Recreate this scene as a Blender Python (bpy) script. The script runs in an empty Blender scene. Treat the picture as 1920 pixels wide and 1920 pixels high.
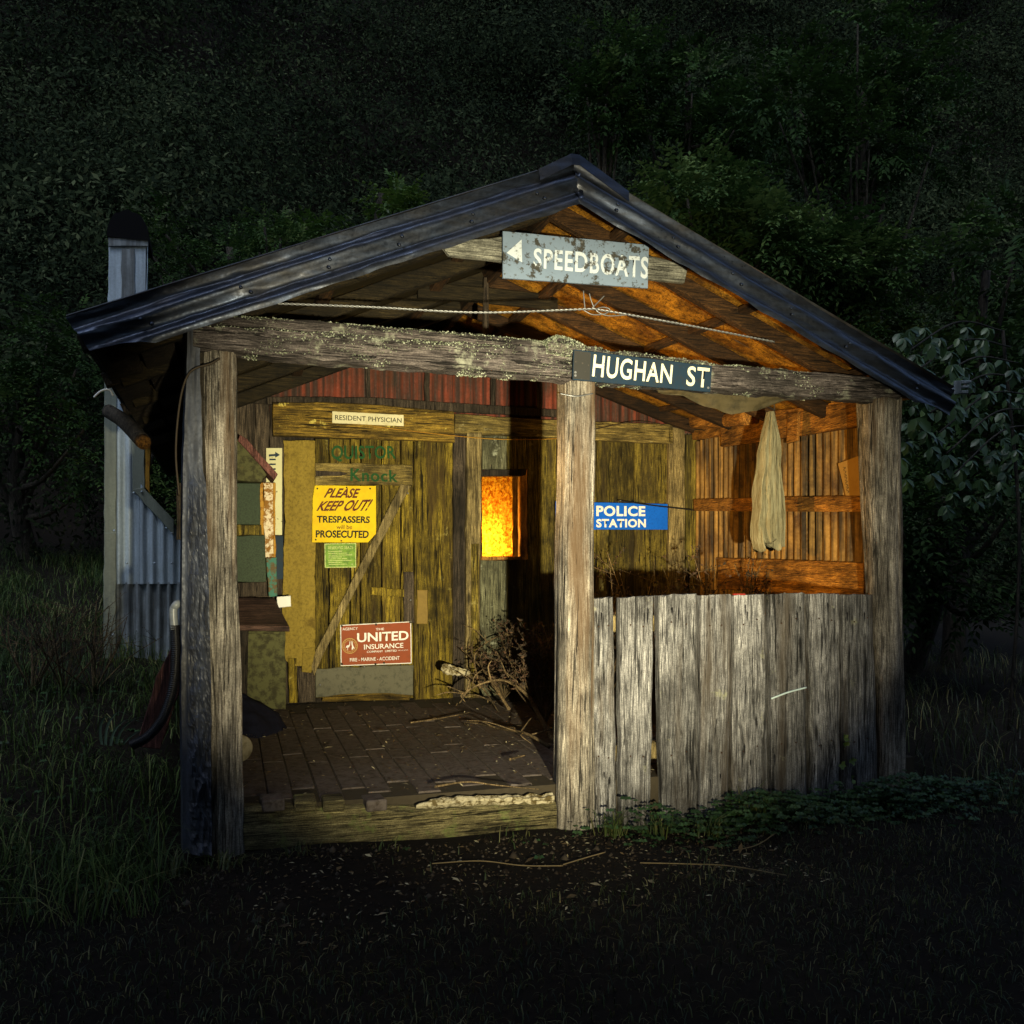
import bpy, bmesh, math, random
import numpy as np
from mathutils import Vector, noise as mnoise

random.seed(7); rng = np.random.default_rng(7)
scene = bpy.context.scene
col = scene.collection
R = math.radians

# ------------------------------------------------------------------ camera
FPX, HZ, YAW = 1687.0, 1072.0, R(17.6)          # focal length and horizon in photo pixels (1920 wide), yaw
CAM = Vector((0.01, -3.92, 1.167))
cd = bpy.data.cameras.new('camera'); cam = bpy.data.objects.new('camera', cd); col.objects.link(cam)
cam.location = CAM; cam.rotation_euler = (R(90), 0, -YAW)
cd.sensor_width = 36; cd.lens = FPX/1920*36; cd.shift_y = (HZ-960)/1920
cd.clip_start = .05; cd.clip_end = 500
scene.camera = cam
# ------------------------------------------------------------------ sky, moon-blue sun, exposure
SUN_EL, SUN_AZ = R(60), R(212)                   # azimuth from +Y, clockwise: high behind the viewer's left shoulder
world = bpy.data.worlds.new('World'); scene.world = world; world.use_nodes = True
wn = world.node_tree; bg = wn.nodes['Background']
sky = wn.nodes.new('ShaderNodeTexSky'); sky.sky_type = 'NISHITA'; sky.sun_disc = False
sky.sun_elevation = SUN_EL; sky.sun_rotation = SUN_AZ
sky.air_density = 1.3; sky.dust_density = 1.5; sky.ozone_density = 1.5
wn.links.new(sky.outputs[0], bg.inputs[0]); bg.inputs[1].default_value = .11
sd = bpy.data.lights.new('sun', 'SUN'); sun = bpy.data.objects.new('sun', sd); col.objects.link(sun)
sd.energy = .55; sd.angle = R(14); sd.color = (.78, .90, 1.0)
sdir = Vector((math.sin(SUN_AZ)*math.cos(SUN_EL), math.cos(SUN_AZ)*math.cos(SUN_EL), math.sin(SUN_EL)))
sun.rotation_euler = sdir.to_track_quat('Z', 'Y').to_euler()
# the hand torch that throws the hard shadows of post and palings on to the back wall
td = bpy.data.lights.new('torch', 'SPOT'); torch = bpy.data.objects.new('torch', td); col.objects.link(torch)
torch.location = (.53, -4.5, .82)
td.energy = 2950; td.color = (1.0, .88, .56); td.spot_size = R(43); td.spot_blend = 1.0; td.shadow_soft_size = .035
torch.rotation_euler = (Vector((1.62, 1.0, 1.52))-torch.location).to_track_quat('-Z', 'Y').to_euler()
torch.scale = (1.16, 1, 1)                         # the reflector throws a wide flat beam
scene.view_settings.view_transform = 'Standard'; scene.view_settings.look = 'None'
scene.view_settings.exposure = .2; scene.view_settings.gamma = 1
scene.cycles.use_denoising = True; scene.cycles.max_bounces = 5; scene.cycles.diffuse_bounces = 2
scene.cycles.sample_clamp_indirect = 4

# ------------------------------------------------------------------ helpers: photo pixel -> point on a real surface
FWD = Vector((math.sin(YAW), math.cos(YAW), 0)); RGT = Vector((math.cos(YAW), -math.sin(YAW), 0))
def ray(px, py): return FWD + RGT*((px-960)/FPX) + Vector((0, 0, (HZ-py)/FPX))
def on_y(px, py, y): d = ray(px, py); return CAM + d*((y-CAM.y)/d.y)
def on_z(px, py, z): d = ray(px, py); return CAM + d*((z-CAM.z)/d.z)
def on_x(px, py, x): d = ray(px, py); return CAM + d*((x-CAM.x)/d.x)
def at(px, py, depth): return CAM + ray(px, py)*depth
def on_plane(px, py, p0, n):
    d = ray(px, py); n = Vector(n); return CAM + d*((Vector(p0)-CAM).dot(n)/d.dot(n))

def link(o, parent=None):
    col.objects.link(o)
    if parent is not None: o.parent = parent
    return o
def tag(o, label, cat=None, group=None, kind=None):
    o['label'] = label
    if cat: o['category'] = cat
    if group: o['group'] = group
    if kind: o['kind'] = kind
    return o
def empty(name, parent=None, label=None, cat=None, group=None):
    o = link(bpy.data.objects.new(name, None), parent)
    o.empty_display_size = .1
    if label: tag(o, label, cat, group)
    return o
def mesh_obj(name, V, F, m, parent=None, smooth=False):
    me = bpy.data.meshes.new(name); me.from_pydata([tuple(v) for v in V], [], F); me.update()
    if smooth: me.polygons.foreach_set('use_smooth', [True]*len(me.polygons))
    if m: me.materials.append(m)
    return link(bpy.data.objects.new(name, me), parent)
def nz(x, y=0, z=0): return mnoise.noise(Vector((x, y, z)))

def densify(P, step, jit, closed=True):
    out = []; n = len(P)
    for i in range(n if closed else n-1):
        a, b = P[i], P[(i+1) % n]; L = (b-a).length; k = max(1, int(L/step))
        d = (b-a)/max(L, 1e-6)
        for j in range(k):
            p = a + (b-a)*(j/k)
            if j: p = p + d.cross(Vector((0, 1, 0)))*random.gauss(0, jit)
            out.append(p)
    return out
def slab(name, P, thick, m, parent=None, e=.004, back=None, jit=.0022, step=.07):
    """solid board: outline P (front face), chamfered front edge, pushed back along `back`"""
    P = [Vector(p) for p in P]
    P = densify(P, step, jit)
    n = len(P)
    nrm = Vector((0, 0, 0))
    for i in range(n): nrm += P[i].cross(P[(i+1) % n])
    nrm.normalize()
    if nrm.dot(CAM-P[0]) < 0: P.reverse(); nrm = -nrm
    bk = Vector(back) if back is not None else -nrm
    ins = []
    for i in range(n):
        d = (P[(i+1) % n]-P[i-1]); d.normalize()
        ins.append(P[i] + nrm.cross(d)*e)
    V = ins + [p + bk*e for p in P] + [p + bk*max(thick, e*1.5) for p in P]
    F = [list(range(n))]
    for i in range(n):
        j = (i+1) % n
        F.append([n+i, n+j, j, i]); F.append([2*n+i, 2*n+j, n+j, n+i])
    F.append(list(range(3*n-1, 2*n-1, -1)))
    return mesh_obj(name, V, F, m, parent)
def board(name, px, y, thick, m, parent=None, zb=None, **k):
    P = [on_y(a, b, y) for a, b in px]
    if zb is not None:
        lo = min(p.z for p in P)
        for p in P:
            if p.z < lo+.06: p.z = zb
    return slab(name, P, thick, m, parent, **k)
def frame_axes(d, up=Vector((0, 0, 1))):
    d = d.normalized()
    if abs(d.dot(up)) > .97: up = Vector((0, 1, 0))
    s = d.cross(up).normalized(); u = s.cross(d).normalized()
    return s, u
def bar(name, a, b, w, h, m, parent=None, jit=.003, up=Vector((0, 0, 1)), step=.12, e=.006):
    """sawn timber of section w x h from a to b with slightly wandering, chamfered edges"""
    a, b = Vector(a), Vector(b); d = b-a; s, u = frame_axes(d, up); n = max(2, int(d.length/step))
    prof = [(-w/2+e, -h/2), (w/2-e, -h/2), (w/2, -h/2+e), (w/2, h/2-e), (w/2-e, h/2), (-w/2+e, h/2), (-w/2, h/2-e), (-w/2, -h/2+e)]
    V, F = [], []; sx = random.random()*50
    for i in range(n+1):
        p = a + d*(i/n) + s*nz(sx, i*.35)*jit*2 + u*nz(sx+9, i*.35)*jit*2
        for q, (x, y) in enumerate(prof): V.append(p + s*(x+random.gauss(0, jit*.3)) + u*(y+random.gauss(0, jit*.3)))
    for i in range(n):
        for q in range(8): F.append([i*8+q, i*8+(q+1) % 8, i*8+8+(q+1) % 8, i*8+8+q])
    F.append(list(range(7, -1, -1))); F.append([n*8+q for q in range(8)])
    return mesh_obj(name, V, F, m, parent)
def tube(name, pts, rad, m, parent=None, sides=8, smooth=True, rough=0., seed=0, grooves=0., squash=None):
    V, F = tube_vf(pts, rad, sides, rough, seed, grooves, squash)
    return mesh_obj(name, V, F, m, parent, smooth)
def tube_vf(pts, rad, sides=8, rough=0., seed=0, grooves=0., squash=None):
    pts = [Vector(p) for p in pts]; n = len(pts)
    if not hasattr(rad, '__len__'): rad = [rad]*n
    V, F = [], []; s = None
    for i in range(n):
        d = (pts[min(i+1, n-1)]-pts[max(i-1, 0)])
        if d.length < 1e-7: d = Vector((0, 0, 1))
        d.normalize()
        if s is None: s, u = frame_axes(d)
        else:
            s = (s - d*s.dot(d)).normalized(); u = s.cross(d).normalized()
        for q in range(sides):
            a = 2*math.pi*q/sides; r = rad[i]
            if rough: r *= 1 + rough*nz(math.cos(a)*1.3+seed, math.sin(a)*1.3, pts[i].z*1.2+pts[i].x*1.2)
            if grooves: r *= 1 + grooves*nz(a*3.5+seed*3, pts[i].z*.5+pts[i].x*.5, 3.3) + grooves*.6*nz(a*8+seed, pts[i].z*1.1+pts[i].x, 7) - grooves*.9*max(0, nz(a*6+seed*2, pts[i].z*.9, 11)-.25)
            c, sn = math.cos(a), math.sin(a)
            if squash: c = math.copysign(abs(c)**squash, c); sn = math.copysign(abs(sn)**squash, sn)
            V.append(pts[i] + s*(c*r) + u*(sn*r))
    for i in range(n-1):
        for q in range(sides):
            F.append([i*sides+q, i*sides+sides+q, i*sides+sides+(q+1) % sides, i*sides+(q+1) % sides])
    F.append(list(range(sides))); F.append([(n-1)*sides+q for q in range(sides-1, -1, -1)])
    return V, F
def merge(parts):
    V, F = [], []
    for v, f in parts:
        o = len(V); V += list(v); F += [[i+o for i in q] for q in f]
    return V, F
def spline(P, n):
    P = [Vector(p) for p in P]; out = []
    Q = [P[0]*2-P[1]] + P + [P[-1]*2-P[-2]]
    for i in range(len(P)-1):
        a, b, c, d = Q[i:i+4]
        for j in range(n):
            t = j/n
            out.append(.5*((2*b)+(c-a)*t+(2*a-5*b+4*c-d)*t*t+(3*b-a-3*c+d)*t**3))
    out.append(P[-1]); return out
def corrugated(name, o, u, v, wid, length, m, parent=None, pitch=.076, amp=.009, top=None, nv=10, wob=.003, per=8, phase=0, bot=None):
    """corrugated iron: ribs run along v; top(s)/bot(s) give the far/near ends for each place s across"""
    o, u, v = Vector(o), Vector(u).normalized(), Vector(v).normalized(); n = u.cross(v).normalized()
    nu = max(2, int(wid/pitch*per)); V, F = [], []; sd_ = random.random()*90
    for i in range(nu+1):
        s = wid*i/nu; L1 = top(s) if top else length; L0 = bot(s) if bot else 0
        for j in range(nv+1):
            t = L0+(L1-L0)*j/nv
            V.append(o+u*s+v*t+n*(amp*math.sin(2*math.pi*s/pitch+phase)+wob*nz(s*3+sd_, t*2.2)))
    for i in range(nu):
        for j in range(nv): F.append([i*(nv+1)+j, (i+1)*(nv+1)+j, (i+1)*(nv+1)+j+1, i*(nv+1)+j+1])
    return mesh_obj(name, V, F, m, parent, True)

# ------------------------------------------------------------------ materials
def newmat(name, rough=.8, metallic=0., spec=.3):
    m = bpy.data.materials.new(name); m.use_nodes = True; nt = m.node_tree; b = nt.nodes['Principled BSDF']
    b.inputs['Roughness'].default_value = rough; b.inputs['Metallic'].default_value = metallic
    b.inputs['Specular IOR Level'].default_value = spec
    return m, nt, b
def N(nt, t, **k):
    n = nt.nodes.new(t)
    for a, v in k.items():
        if a in ('operation', 'blend_type', 'data_type', 'attribute_name', 'feature', 'distance', 'wave_type', 'bands_direction'): setattr(n, a, v)
        else: n.inputs[a].default_value = v
    return n
def coords(nt, sc, offset=True):
    tc = N(nt, 'ShaderNodeTexCoord'); mp = N(nt, 'ShaderNodeMapping'); mp.inputs['Scale'].default_value = sc
    if offset:
        oi = N(nt, 'ShaderNodeObjectInfo'); mu = N(nt, 'ShaderNodeMath', operation='MULTIPLY'); mu.inputs[1].default_value = 41.7
        ad = N(nt, 'ShaderNodeVectorMath', operation='ADD')
        nt.links.new(oi.outputs['Random'], mu.inputs[0]); nt.links.new(tc.outputs['Object'], ad.inputs[0]); nt.links.new(mu.outputs[0], ad.inputs[1])
        nt.links.new(ad.outputs[0], mp.inputs['Vector'])
    else: nt.links.new(tc.outputs['Object'], mp.inputs['Vector'])
    return mp.outputs[0]
def tex(nt, vec, scale=1., detail=6., rough=.6, dist=0.):
    n = N(nt, 'ShaderNodeTexNoise'); n.inputs['Scale'].default_value = scale; n.inputs['Detail'].default_value = detail
    n.inputs['Roughness'].default_value = rough; n.inputs['Distortion'].default_value = dist
    nt.links.new(vec, n.inputs['Vector']); return n.outputs[0]
def ramp(nt, fac, stops):
    r = N(nt, 'ShaderNodeValToRGB'); cr = r.color_ramp
    while len(cr.elements) < len(stops): cr.elements.new(.5)
    for e, (p, c) in zip(cr.elements, stops):
        e.position = p; e.color = (c, c, c, 1) if not hasattr(c, '__len__') else (*c, 1)
    nt.links.new(fac, r.inputs[0]); return r.outputs[0]
def mix(nt, fac, a, b, mode='MIX'):
    n = N(nt, 'ShaderNodeMix', data_type='RGBA', blend_type=mode)
    for s, v in ((0, fac), (6, a), (7, b)):
        if hasattr(v, 'is_output'): nt.links.new(v, n.inputs[s])
        elif s == 0: n.inputs[0].default_value = v
        else: n.inputs[s].default_value = (*v, 1)
    return n.outputs[2]
def bump(nt, b, h, strength=.5, dist=.004, prev=None):
    n = N(nt, 'ShaderNodeBump', Strength=strength, Distance=dist); nt.links.new(h, n.inputs['Height'])
    if prev: nt.links.new(prev, n.inputs['Normal'])
    nt.links.new(n.outputs[0], b.inputs['Normal']); return n.outputs[0]
AX = {'Z': (1, 1, 0), 'X': (0, 1, 1), 'Y': (1, 0, 1)}
def grain(axis, across, along): return tuple(across if k else along for k in AX[axis])
def wood(name, dark, light, axis='Z', patch=None, patch_at=(.55, .68), bstr=.8, rough=.85, crack=.42, stain=None, vary=.45, lo=.38, hi=.60, fine=210):
    m, nt, b = newmat(name, rough, 0, .25)
    g1 = tex(nt, coords(nt, grain(axis, fine, 8)), 1, 9, .72, .5)
    g2 = tex(nt, coords(nt, grain(axis, 20, 1.6)), 1, 6, .62, 1.2)
    pt = tex(nt, coords(nt, (3.2, 3.2, 3.2)), 1, 7, .68)
    sp0 = tex(nt, coords(nt, (170, 170, 170)), 1, 4, .75)
    c = ramp(nt, g1, [(lo, tuple(x*.55 for x in dark)), (.47, tuple(.65*d+.35*l for d, l in zip(dark, light))), (hi, tuple(x*1.15 for x in light))])
    c = mix(nt, .85, c, ramp(nt, g2, [(.36, .34), (.60, 1.2)]), 'MULTIPLY')
    c = mix(nt, 1., c, ramp(nt, pt, [(.34, .34), (.66, 1.35)]), 'MULTIPLY')
    c = mix(nt, 1., c, ramp(nt, sp0, [(.36, .6), (.64, 1.28)]), 'MULTIPLY')
    kv = N(nt, 'ShaderNodeTexVoronoi', Scale=1.); nt.links.new(coords(nt, grain(axis, 7, 2.2)), kv.inputs['Vector'])
    c = mix(nt, 1., c, ramp(nt, kv.outputs['Distance'], [(.05, .18), (.13, 1.)]), 'MULTIPLY')
    if stain:
        st = tex(nt, coords(nt, grain(axis, 9, .8)), 1, 4, .55)
        c = mix(nt, ramp(nt, st, [(.52, 0.), (.66, .8)]), c, stain)
    if patch:
        sp = tex(nt, coords(nt, (9, 9, 9)), 1, 9, .72)
        c = mix(nt, ramp(nt, sp, [(patch_at[0], 0.), (patch_at[1], 1.)]), c, patch)
    g3 = tex(nt, coords(nt, grain(axis, 55, 2.4)), 1, 7, .62, .7)
    ck = ramp(nt, g3, [(crack-.05, .05), (crack-.01, 1.)])
    c = mix(nt, .85, c, ck, 'MULTIPLY')
    oi = N(nt, 'ShaderNodeObjectInfo'); c = mix(nt, 1., c, ramp(nt, oi.outputs['Random'], [(0., 1-vary), (1., 1+vary*.4)]), 'MULTIPLY')
    nt.links.new(c, b.inputs['Base Color'])
    n1 = bump(nt, b, g1, min(1, bstr*1.1), .006); n2 = bump(nt, b, sp0, .35, .002, n1); bump(nt, b, ck, 1., .009, n2)
    return m
def metal(name, base, rust, rough=.4, metallic=.8, amount=.5, axis='Z', spec=.5, dirt=(.02, .018, .015), bstr=.25, streak=.5):
    m, nt, b = newmat(name, rough, metallic, spec)
    v = coords(nt, (3, 3, 3)); p = tex(nt, v, 1, 9, .7); f = tex(nt, coords(nt, (60, 60, 60)), 1, 5, .7)
    st = tex(nt, coords(nt, grain(axis, 30, 1.6)), 1, 5, .6)
    c = mix(nt, ramp(nt, f, [(.3, 0.), (.75, .5)]), base, tuple(x*.45 for x in base))
    fac = ramp(nt, p, [(1-amount-.12, 0.), (1-amount+.14, 1.)])
    c = mix(nt, fac, c, rust)
    c = mix(nt, ramp(nt, st, [(.42, streak), (.62, 0.)]), c, dirt)
    nt.links.new(c, b.inputs['Base Color'])
    rr = ramp(nt, f, [(.3, rough*.8), (.7, min(1, rough*1.5))]); nt.links.new(rr, b.inputs['Roughness'])
    mm = ramp(nt, fac, [(0., metallic), (1., metallic*.15)]); nt.links.new(mm, b.inputs['Metallic'])
    n1 = bump(nt, b, p, bstr, .006); bump(nt, b, f, bstr, .0015, n1)
    return m
def paint(name, c1, c2=None, rough=.5, scale=22, at=(.6, .66), spec=.12, bstr=.1, amount=1., third=None, at3=(.62, .7), s3=55, off=True):
    m, nt, b = newmat(name, rough, 0, spec)
    b.inputs['Roughness'].default_value = max(rough, .65); b.inputs['Specular IOR Level'].default_value = min(spec, .15)
    p = tex(nt, coords(nt, (scale,)*3, off), 1, 8, .7); w = tex(nt, coords(nt, (5, 5, 5), off), 1, 4, .6)
    c = mix(nt, ramp(nt, w, [(.3, 0.), (.7, .35)]), c1, tuple(x*.55 for x in c1))
    if c2: c = mix(nt, ramp(nt, p, [(at[0], 0.), (at[1], amount)]), c, c2)
    if third:
        q = tex(nt, coords(nt, (s3,)*3, off), 1, 6, .7); c = mix(nt, ramp(nt, q, [(at3[0], 0.), (at3[1], 1.)]), c, third)
    nt.links.new(c, b.inputs['Base Color']); bump(nt, b, p, bstr, .002); return m
def leafmat(name, c1, c2, c3, rough=.5, trans=.18, spec=.4):
    m, nt, b = newmat(name, rough, 0, spec)
    a = N(nt, 'ShaderNodeAttribute', attribute_name='rnd')
    c = ramp(nt, a.outputs['Fac'], [(0., c1), (.55, c2), (1., c3)]); nt.links.new(c, b.inputs['Base Color'])
    t = N(nt, 'ShaderNodeBsdfTranslucent'); nt.links.new(c, t.inputs['Color'])
    mx = N(nt, 'ShaderNodeMixShader'); mx.inputs[0].default_value = trans
    nt.links.new(b.outputs[0], mx.inputs[1]); nt.links.new(t.outputs[0], mx.inputs[2]); nt.links.new(mx.outputs[0], nt.nodes['Material Output'].inputs[0])
    return m
def plain(name, c, rough=.6, metallic=0, spec=.3):
    m, nt, b = newmat(name, rough, metallic, spec); b.inputs['Base Color'].default_value = (*c, 1)
    f = tex(nt, coords(nt, (40, 40, 40)), 1, 4, .7); nt.links.new(mix(nt, ramp(nt, f, [(.3, 0.), (.7, .5)]), c, tuple(x*.5 for x in c)), b.inputs['Base Color'])
    return m

M = {}
M['silver'] = wood('silver_wood', (.062, .06, .06), (.35, .345, .345), 'Z', patch=(.30, .30, .20), patch_at=(.62, .72), stain=(.07, .055, .04), crack=.42)
M['post'] = wood('post_wood', (.08, .066, .052), (.35, .32, .27), 'Z', stain=(.10, .062, .032), crack=.42, vary=.1)
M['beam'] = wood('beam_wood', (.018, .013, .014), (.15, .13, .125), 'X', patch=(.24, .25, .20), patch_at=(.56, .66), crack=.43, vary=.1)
M['sill'] = wood('sill_wood', (.045, .035, .015), (.22, .19, .09), 'X', patch=(.14, .17, .05), patch_at=(.56, .68), crack=.40)
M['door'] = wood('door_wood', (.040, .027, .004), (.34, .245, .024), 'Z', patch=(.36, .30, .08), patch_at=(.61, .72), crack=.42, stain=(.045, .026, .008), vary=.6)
M['doorx'] = wood('door_rail_wood', (.05, .035, .01), (.32, .24, .07), 'X', patch=(.34, .30, .16), patch_at=(.60, .70), crack=.38, vary=.15)
M['lintel'] = wood('lintel_wood', (.05, .03, .006), (.33, .21, .03), 'X', patch=(.55, .45, .10), patch_at=(.60, .64), crack=.40, vary=.15)
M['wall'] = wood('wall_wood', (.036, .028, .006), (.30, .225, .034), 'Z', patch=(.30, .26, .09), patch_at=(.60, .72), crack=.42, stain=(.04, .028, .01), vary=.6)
M['wallpale'] = wood('pale_wall_wood', (.08, .055, .02), (.36, .28, .12), 'Z', crack=.36, vary=.15)
M['wallgreen'] = wood('green_wall_wood', (.04, .04, .02), (.20, .20, .12), 'Z', patch=(.28, .30, .22), patch_at=(.6, .68), crack=.36, vary=.15)
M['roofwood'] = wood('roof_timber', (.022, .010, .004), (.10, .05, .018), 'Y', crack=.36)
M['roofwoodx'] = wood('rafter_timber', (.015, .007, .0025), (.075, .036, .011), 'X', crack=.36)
M['shaderaft'] = wood('shade_toned_rafter', (.006, .0045, .002), (.032, .023, .009), 'X', crack=.36)  # gable shade put into the colour of these timbers
M['greywoodx'] = wood('grey_collar_wood', (.10, .10, .085), (.34, .34, .29), 'X', crack=.36, vary=.1)
M['orangewood'] = wood('orange_rail_wood', (.14, .05, .010), (.52, .24, .04), 'Y', crack=.36, vary=.2)
M['darkwood'] = wood('dark_wood', (.018, .013, .009), (.085, .065, .045), 'Z', crack=.4)
M['redplank'] = wood('red_plank', (.06, .022, .018), (.20, .085, .07), 'Z', crack=.34, vary=.1)
M['inner'] = wood('inner_room_wood', (.22, .09, .015), (.60, .30, .06), 'Z', crack=.3, vary=.2)
M['barge'] = metal('barge_iron', (.055, .072, .115), (.02, .019, .027), .32, .80, .40, 'X', streak=.55)
M['roof'] = metal('roof_iron', (.16, .17, .19), (.10, .05, .03), .4, .7, .4, 'X')
M['redsheet'] = metal('red_iron', (.23, .045, .022), (.07, .025, .012), .7, .1, .5, 'Z', .3, streak=.85)
M['rustsheet'] = metal('rusty_wall_iron', (.48, .27, .07), (.07, .03, .012), .65, .1, .46, 'Z', .2, streak=.85)
M['galv'] = metal('galvanised_iron', (.48, .585, .68), (.32, .39, .43), .45, .12, .35, 'Z', streak=.3)
M['galvold'] = metal('weathered_iron', (.36, .41, .44), (.14, .16, .17), .5, .12, .5, 'Z', streak=.6)
M['flash'] = metal('flashing', (.24, .27, .22), (.16, .18, .15), .45, .12, .4, 'Z', streak=.2)
M['lead'] = metal('crumpled_sheet', (.075, .088, .125), (.025, .028, .036), .5, .3, .42, 'Z', streak=.5)
M['rustnail'] = plain('rusty_nail', (.05, .025, .012), .7, .2)
M['soot'] = plain('soot_black', (.006, .006, .007), .95, 0, .1)
M['wire'] = plain('wire', (.30, .31, .32), .45, .7, .5)
M['darkwire'] = plain('dark_wire', (.06, .045, .03), .6, .4)
M['lining'] = paint('tar_paper_lining', (.55, .26, .03), (.10, .042, .008), .55, 26, (.50, .56), .5, .6)
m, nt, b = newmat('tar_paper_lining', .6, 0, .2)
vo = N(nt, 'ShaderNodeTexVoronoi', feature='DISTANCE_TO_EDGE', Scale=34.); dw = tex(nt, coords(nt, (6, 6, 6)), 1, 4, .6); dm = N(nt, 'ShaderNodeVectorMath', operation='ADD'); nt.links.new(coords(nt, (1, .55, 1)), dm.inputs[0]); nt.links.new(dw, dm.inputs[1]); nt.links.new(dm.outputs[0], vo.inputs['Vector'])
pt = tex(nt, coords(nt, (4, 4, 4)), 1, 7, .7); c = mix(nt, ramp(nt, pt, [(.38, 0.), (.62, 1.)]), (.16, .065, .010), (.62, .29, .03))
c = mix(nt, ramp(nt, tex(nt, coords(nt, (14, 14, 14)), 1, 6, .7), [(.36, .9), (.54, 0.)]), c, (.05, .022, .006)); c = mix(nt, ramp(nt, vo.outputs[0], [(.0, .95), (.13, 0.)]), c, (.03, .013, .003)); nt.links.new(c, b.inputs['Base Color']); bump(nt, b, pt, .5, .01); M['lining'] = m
M['olive'] = paint('shade_toned_lining', (.028, .021, .008), (.014, .010, .005), .8, 30, (.45, .65), .2, .4)  # shade of the left slope put into the lining's colour
M['felt'] = paint('felt_sheet', (.25, .18, .032), (.11, .078, .016), .9, 60, (.45, .7), .2, .25, third=(.11, .075, .015), at3=(.55, .68), s3=6)
M['kick'] = paint('grey_kick_plate', (.115, .11, .075), (.05, .05, .035), .7, 30, (.5, .7), .3, .2)
M['paver'] = paint('wooden_paver', (.12, .10, .09), (.05, .038, .03), .85, 30, (.45, .65), .25, .6, third=(.26, .22, .16), at3=(.64, .74), s3=90)
M['joint'] = plain('joint_soil', (.05, .04, .025), .95)
M['pale'] = paint('pale_split_wood', (.46, .41, .27), (.10, .075, .03), .8, 34, (.46, .56), .3, .8)
M['yellow'] = paint('yellow_enamel', (.66, .48, .004), (.56, .35, .003), .4, 9, (.45, .7), .5, .05, third=(.10, .06, .01), at3=(.73, .76), s3=45)
M['brownprint'] = paint('brown_print', (.10, .025, .012), (.25, .12, .02), .5, 60, (.6, .7))
M['blackprint'] = paint('black_print', (.022, .020, .012), (.15, .12, .02), .5, 60, (.62, .7))
M['cream'] = paint('cream_enamel', (.62, .58, .36), (.45, .40, .22), .45, 30, (.5, .7), .4, .05)
M['green'] = paint('green_enamel', (.18, .32, .045), (.07, .14, .03), .5, 30, (.45, .65), .4, .1, third=(.36, .42, .20), at3=(.6, .68), s3=40)
M['palegreen'] = paint('pale_green_print', (.50, .56, .22), (.20, .30, .07), .5, 90, (.5, .6))
M['white'] = paint('white_enamel', (.78, .78, .74), (.55, .53, .46), .4, 50, (.6, .7), .5, .02)
M['rust_red'] = paint('red_enamel', (.27, .062, .022), (.18, .05, .02), .4, 22, (.5, .7), .5, .05, third=(.42, .19, .06), at3=(.72, .78), s3=70)
M['gold'] = paint('gold_print', (.52, .40, .13), None, .5)
M['blue'] = paint('blue_enamel', (.004, .12, .66), (.004, .075, .42), .38, 60, (.5, .7), .5, .03, third=(.02, .03, .05), at3=(.70, .74), s3=38)
M['navy'] = paint('navy_enamel', (.012, .028, .05), (.02, .025, .03), .35, 30, (.5, .7), .5, .05, third=(.30, .33, .32), at3=(.69, .71), s3=34)
M['creamprint'] = paint('cream_letter', (.70, .67, .52), (.03, .04, .05), .45, 60, (.63, .66))
M['signgrey'] = paint('grey_sign', (.20, .27, .38), (.05, .05, .045), .4, 13, (.54, .58), .5, .2, third=(.08, .085, .085), at3=(.58, .64), s3=50, off=False)
M['signwhite'] = paint('worn_white_print', (.62, .70, .80), (.06, .06, .055), .4, 13, (.55, .59), .5, .2, third=(.14, .15, .16), at3=(.60, .66), s3=50, off=False)
M['greenpaint'] = paint('green_brush_paint', (.008, .06, .014), (.05, .06, .02), .6, 45, (.62, .72))
M['notice'] = paint('old_cream_notice', (.60, .58, .34), (.14, .12, .06), .6, 30, (.62, .66), .3, .05)
M['goldstrip'] = paint('embossed_strip', (.68, .58, .40), (.22, .10, .012), .4, 34, (.46, .54), .6, 1.)
M['goldedge'] = paint('strip_edge', (.42, .22, .03), (.25, .11, .015), .5, 30, (.5, .6))
M['teal'] = paint('teal_flaking', (.05, .17, .13), (.10, .07, .03), .6, 24, (.48, .54), .3, .4)
M['mesh'] = paint('green_mesh', (.042, .062, .036), (.025, .035, .022), .7, 120, (.45, .6), .3, .2)
M['moss'] = paint('mossy_board', (.085, .085, .035), (.035, .033, .016), .9, 24, (.45, .6), .2, .6)
M['desk'] = wood('desk_top_wood', (.035, .02, .016), (.15, .085, .065), 'X', crack=.34, vary=.1)
M['cloth'] = paint('cream_cloth', (.30, .28, .17), (.20, .18, .10), .95, 14, (.5, .7), .1, .2)
m, nt, b = newmat('cream_cloth', .95, 0, .05); cr_ = tex(nt, coords(nt, (46, 46, 5)), 1, 6, .65, .6); sp0 = tex(nt, coords(nt, (9, 9, 9)), 1, 6, .7)
nt.links.new(mix(nt, ramp(nt, sp0, [(.4, 0.), (.7, .8)]), mix(nt, ramp(nt, cr_, [(.35, .6), (.6, 0.)]), (.34, .315, .20), (.16, .14, .08)), (.20, .17, .09)), b.inputs['Base Color']); bump(nt, b, cr_, 1., .02); M['cloth'] = m
M['navycloth'] = paint('navy_cloth', (.010, .011, .022), (.006, .006, .012), .95, 20, (.45, .65), .1, .4)
M['card'] = paint('brown_card', (.42, .24, .06), (.33, .18, .04), .8, 18, (.5, .7), .2, .05)
M['tarp'] = paint('olive_tarp', (.075, .06, .03), (.03, .026, .015), .7, 12, (.45, .65), .3, .4)
M['hose'] = plain('black_hose', (.012, .012, .014), .35, 0, .5)
M['pvc'] = plain('grey_pipe', (.28, .31, .33), .35, 0, .5)
M['brass'] = plain('brass_plate', (.20, .13, .025), .6, .1, .2)
M['logend'] = paint('log_end', (.24, .21, .14), (.12, .10, .06), .9, 26, (.45, .65), .2, .4)
M['twig'] = wood('dry_twig', (.07, .045, .02), (.28, .20, .10), 'Z', crack=.3)
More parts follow.
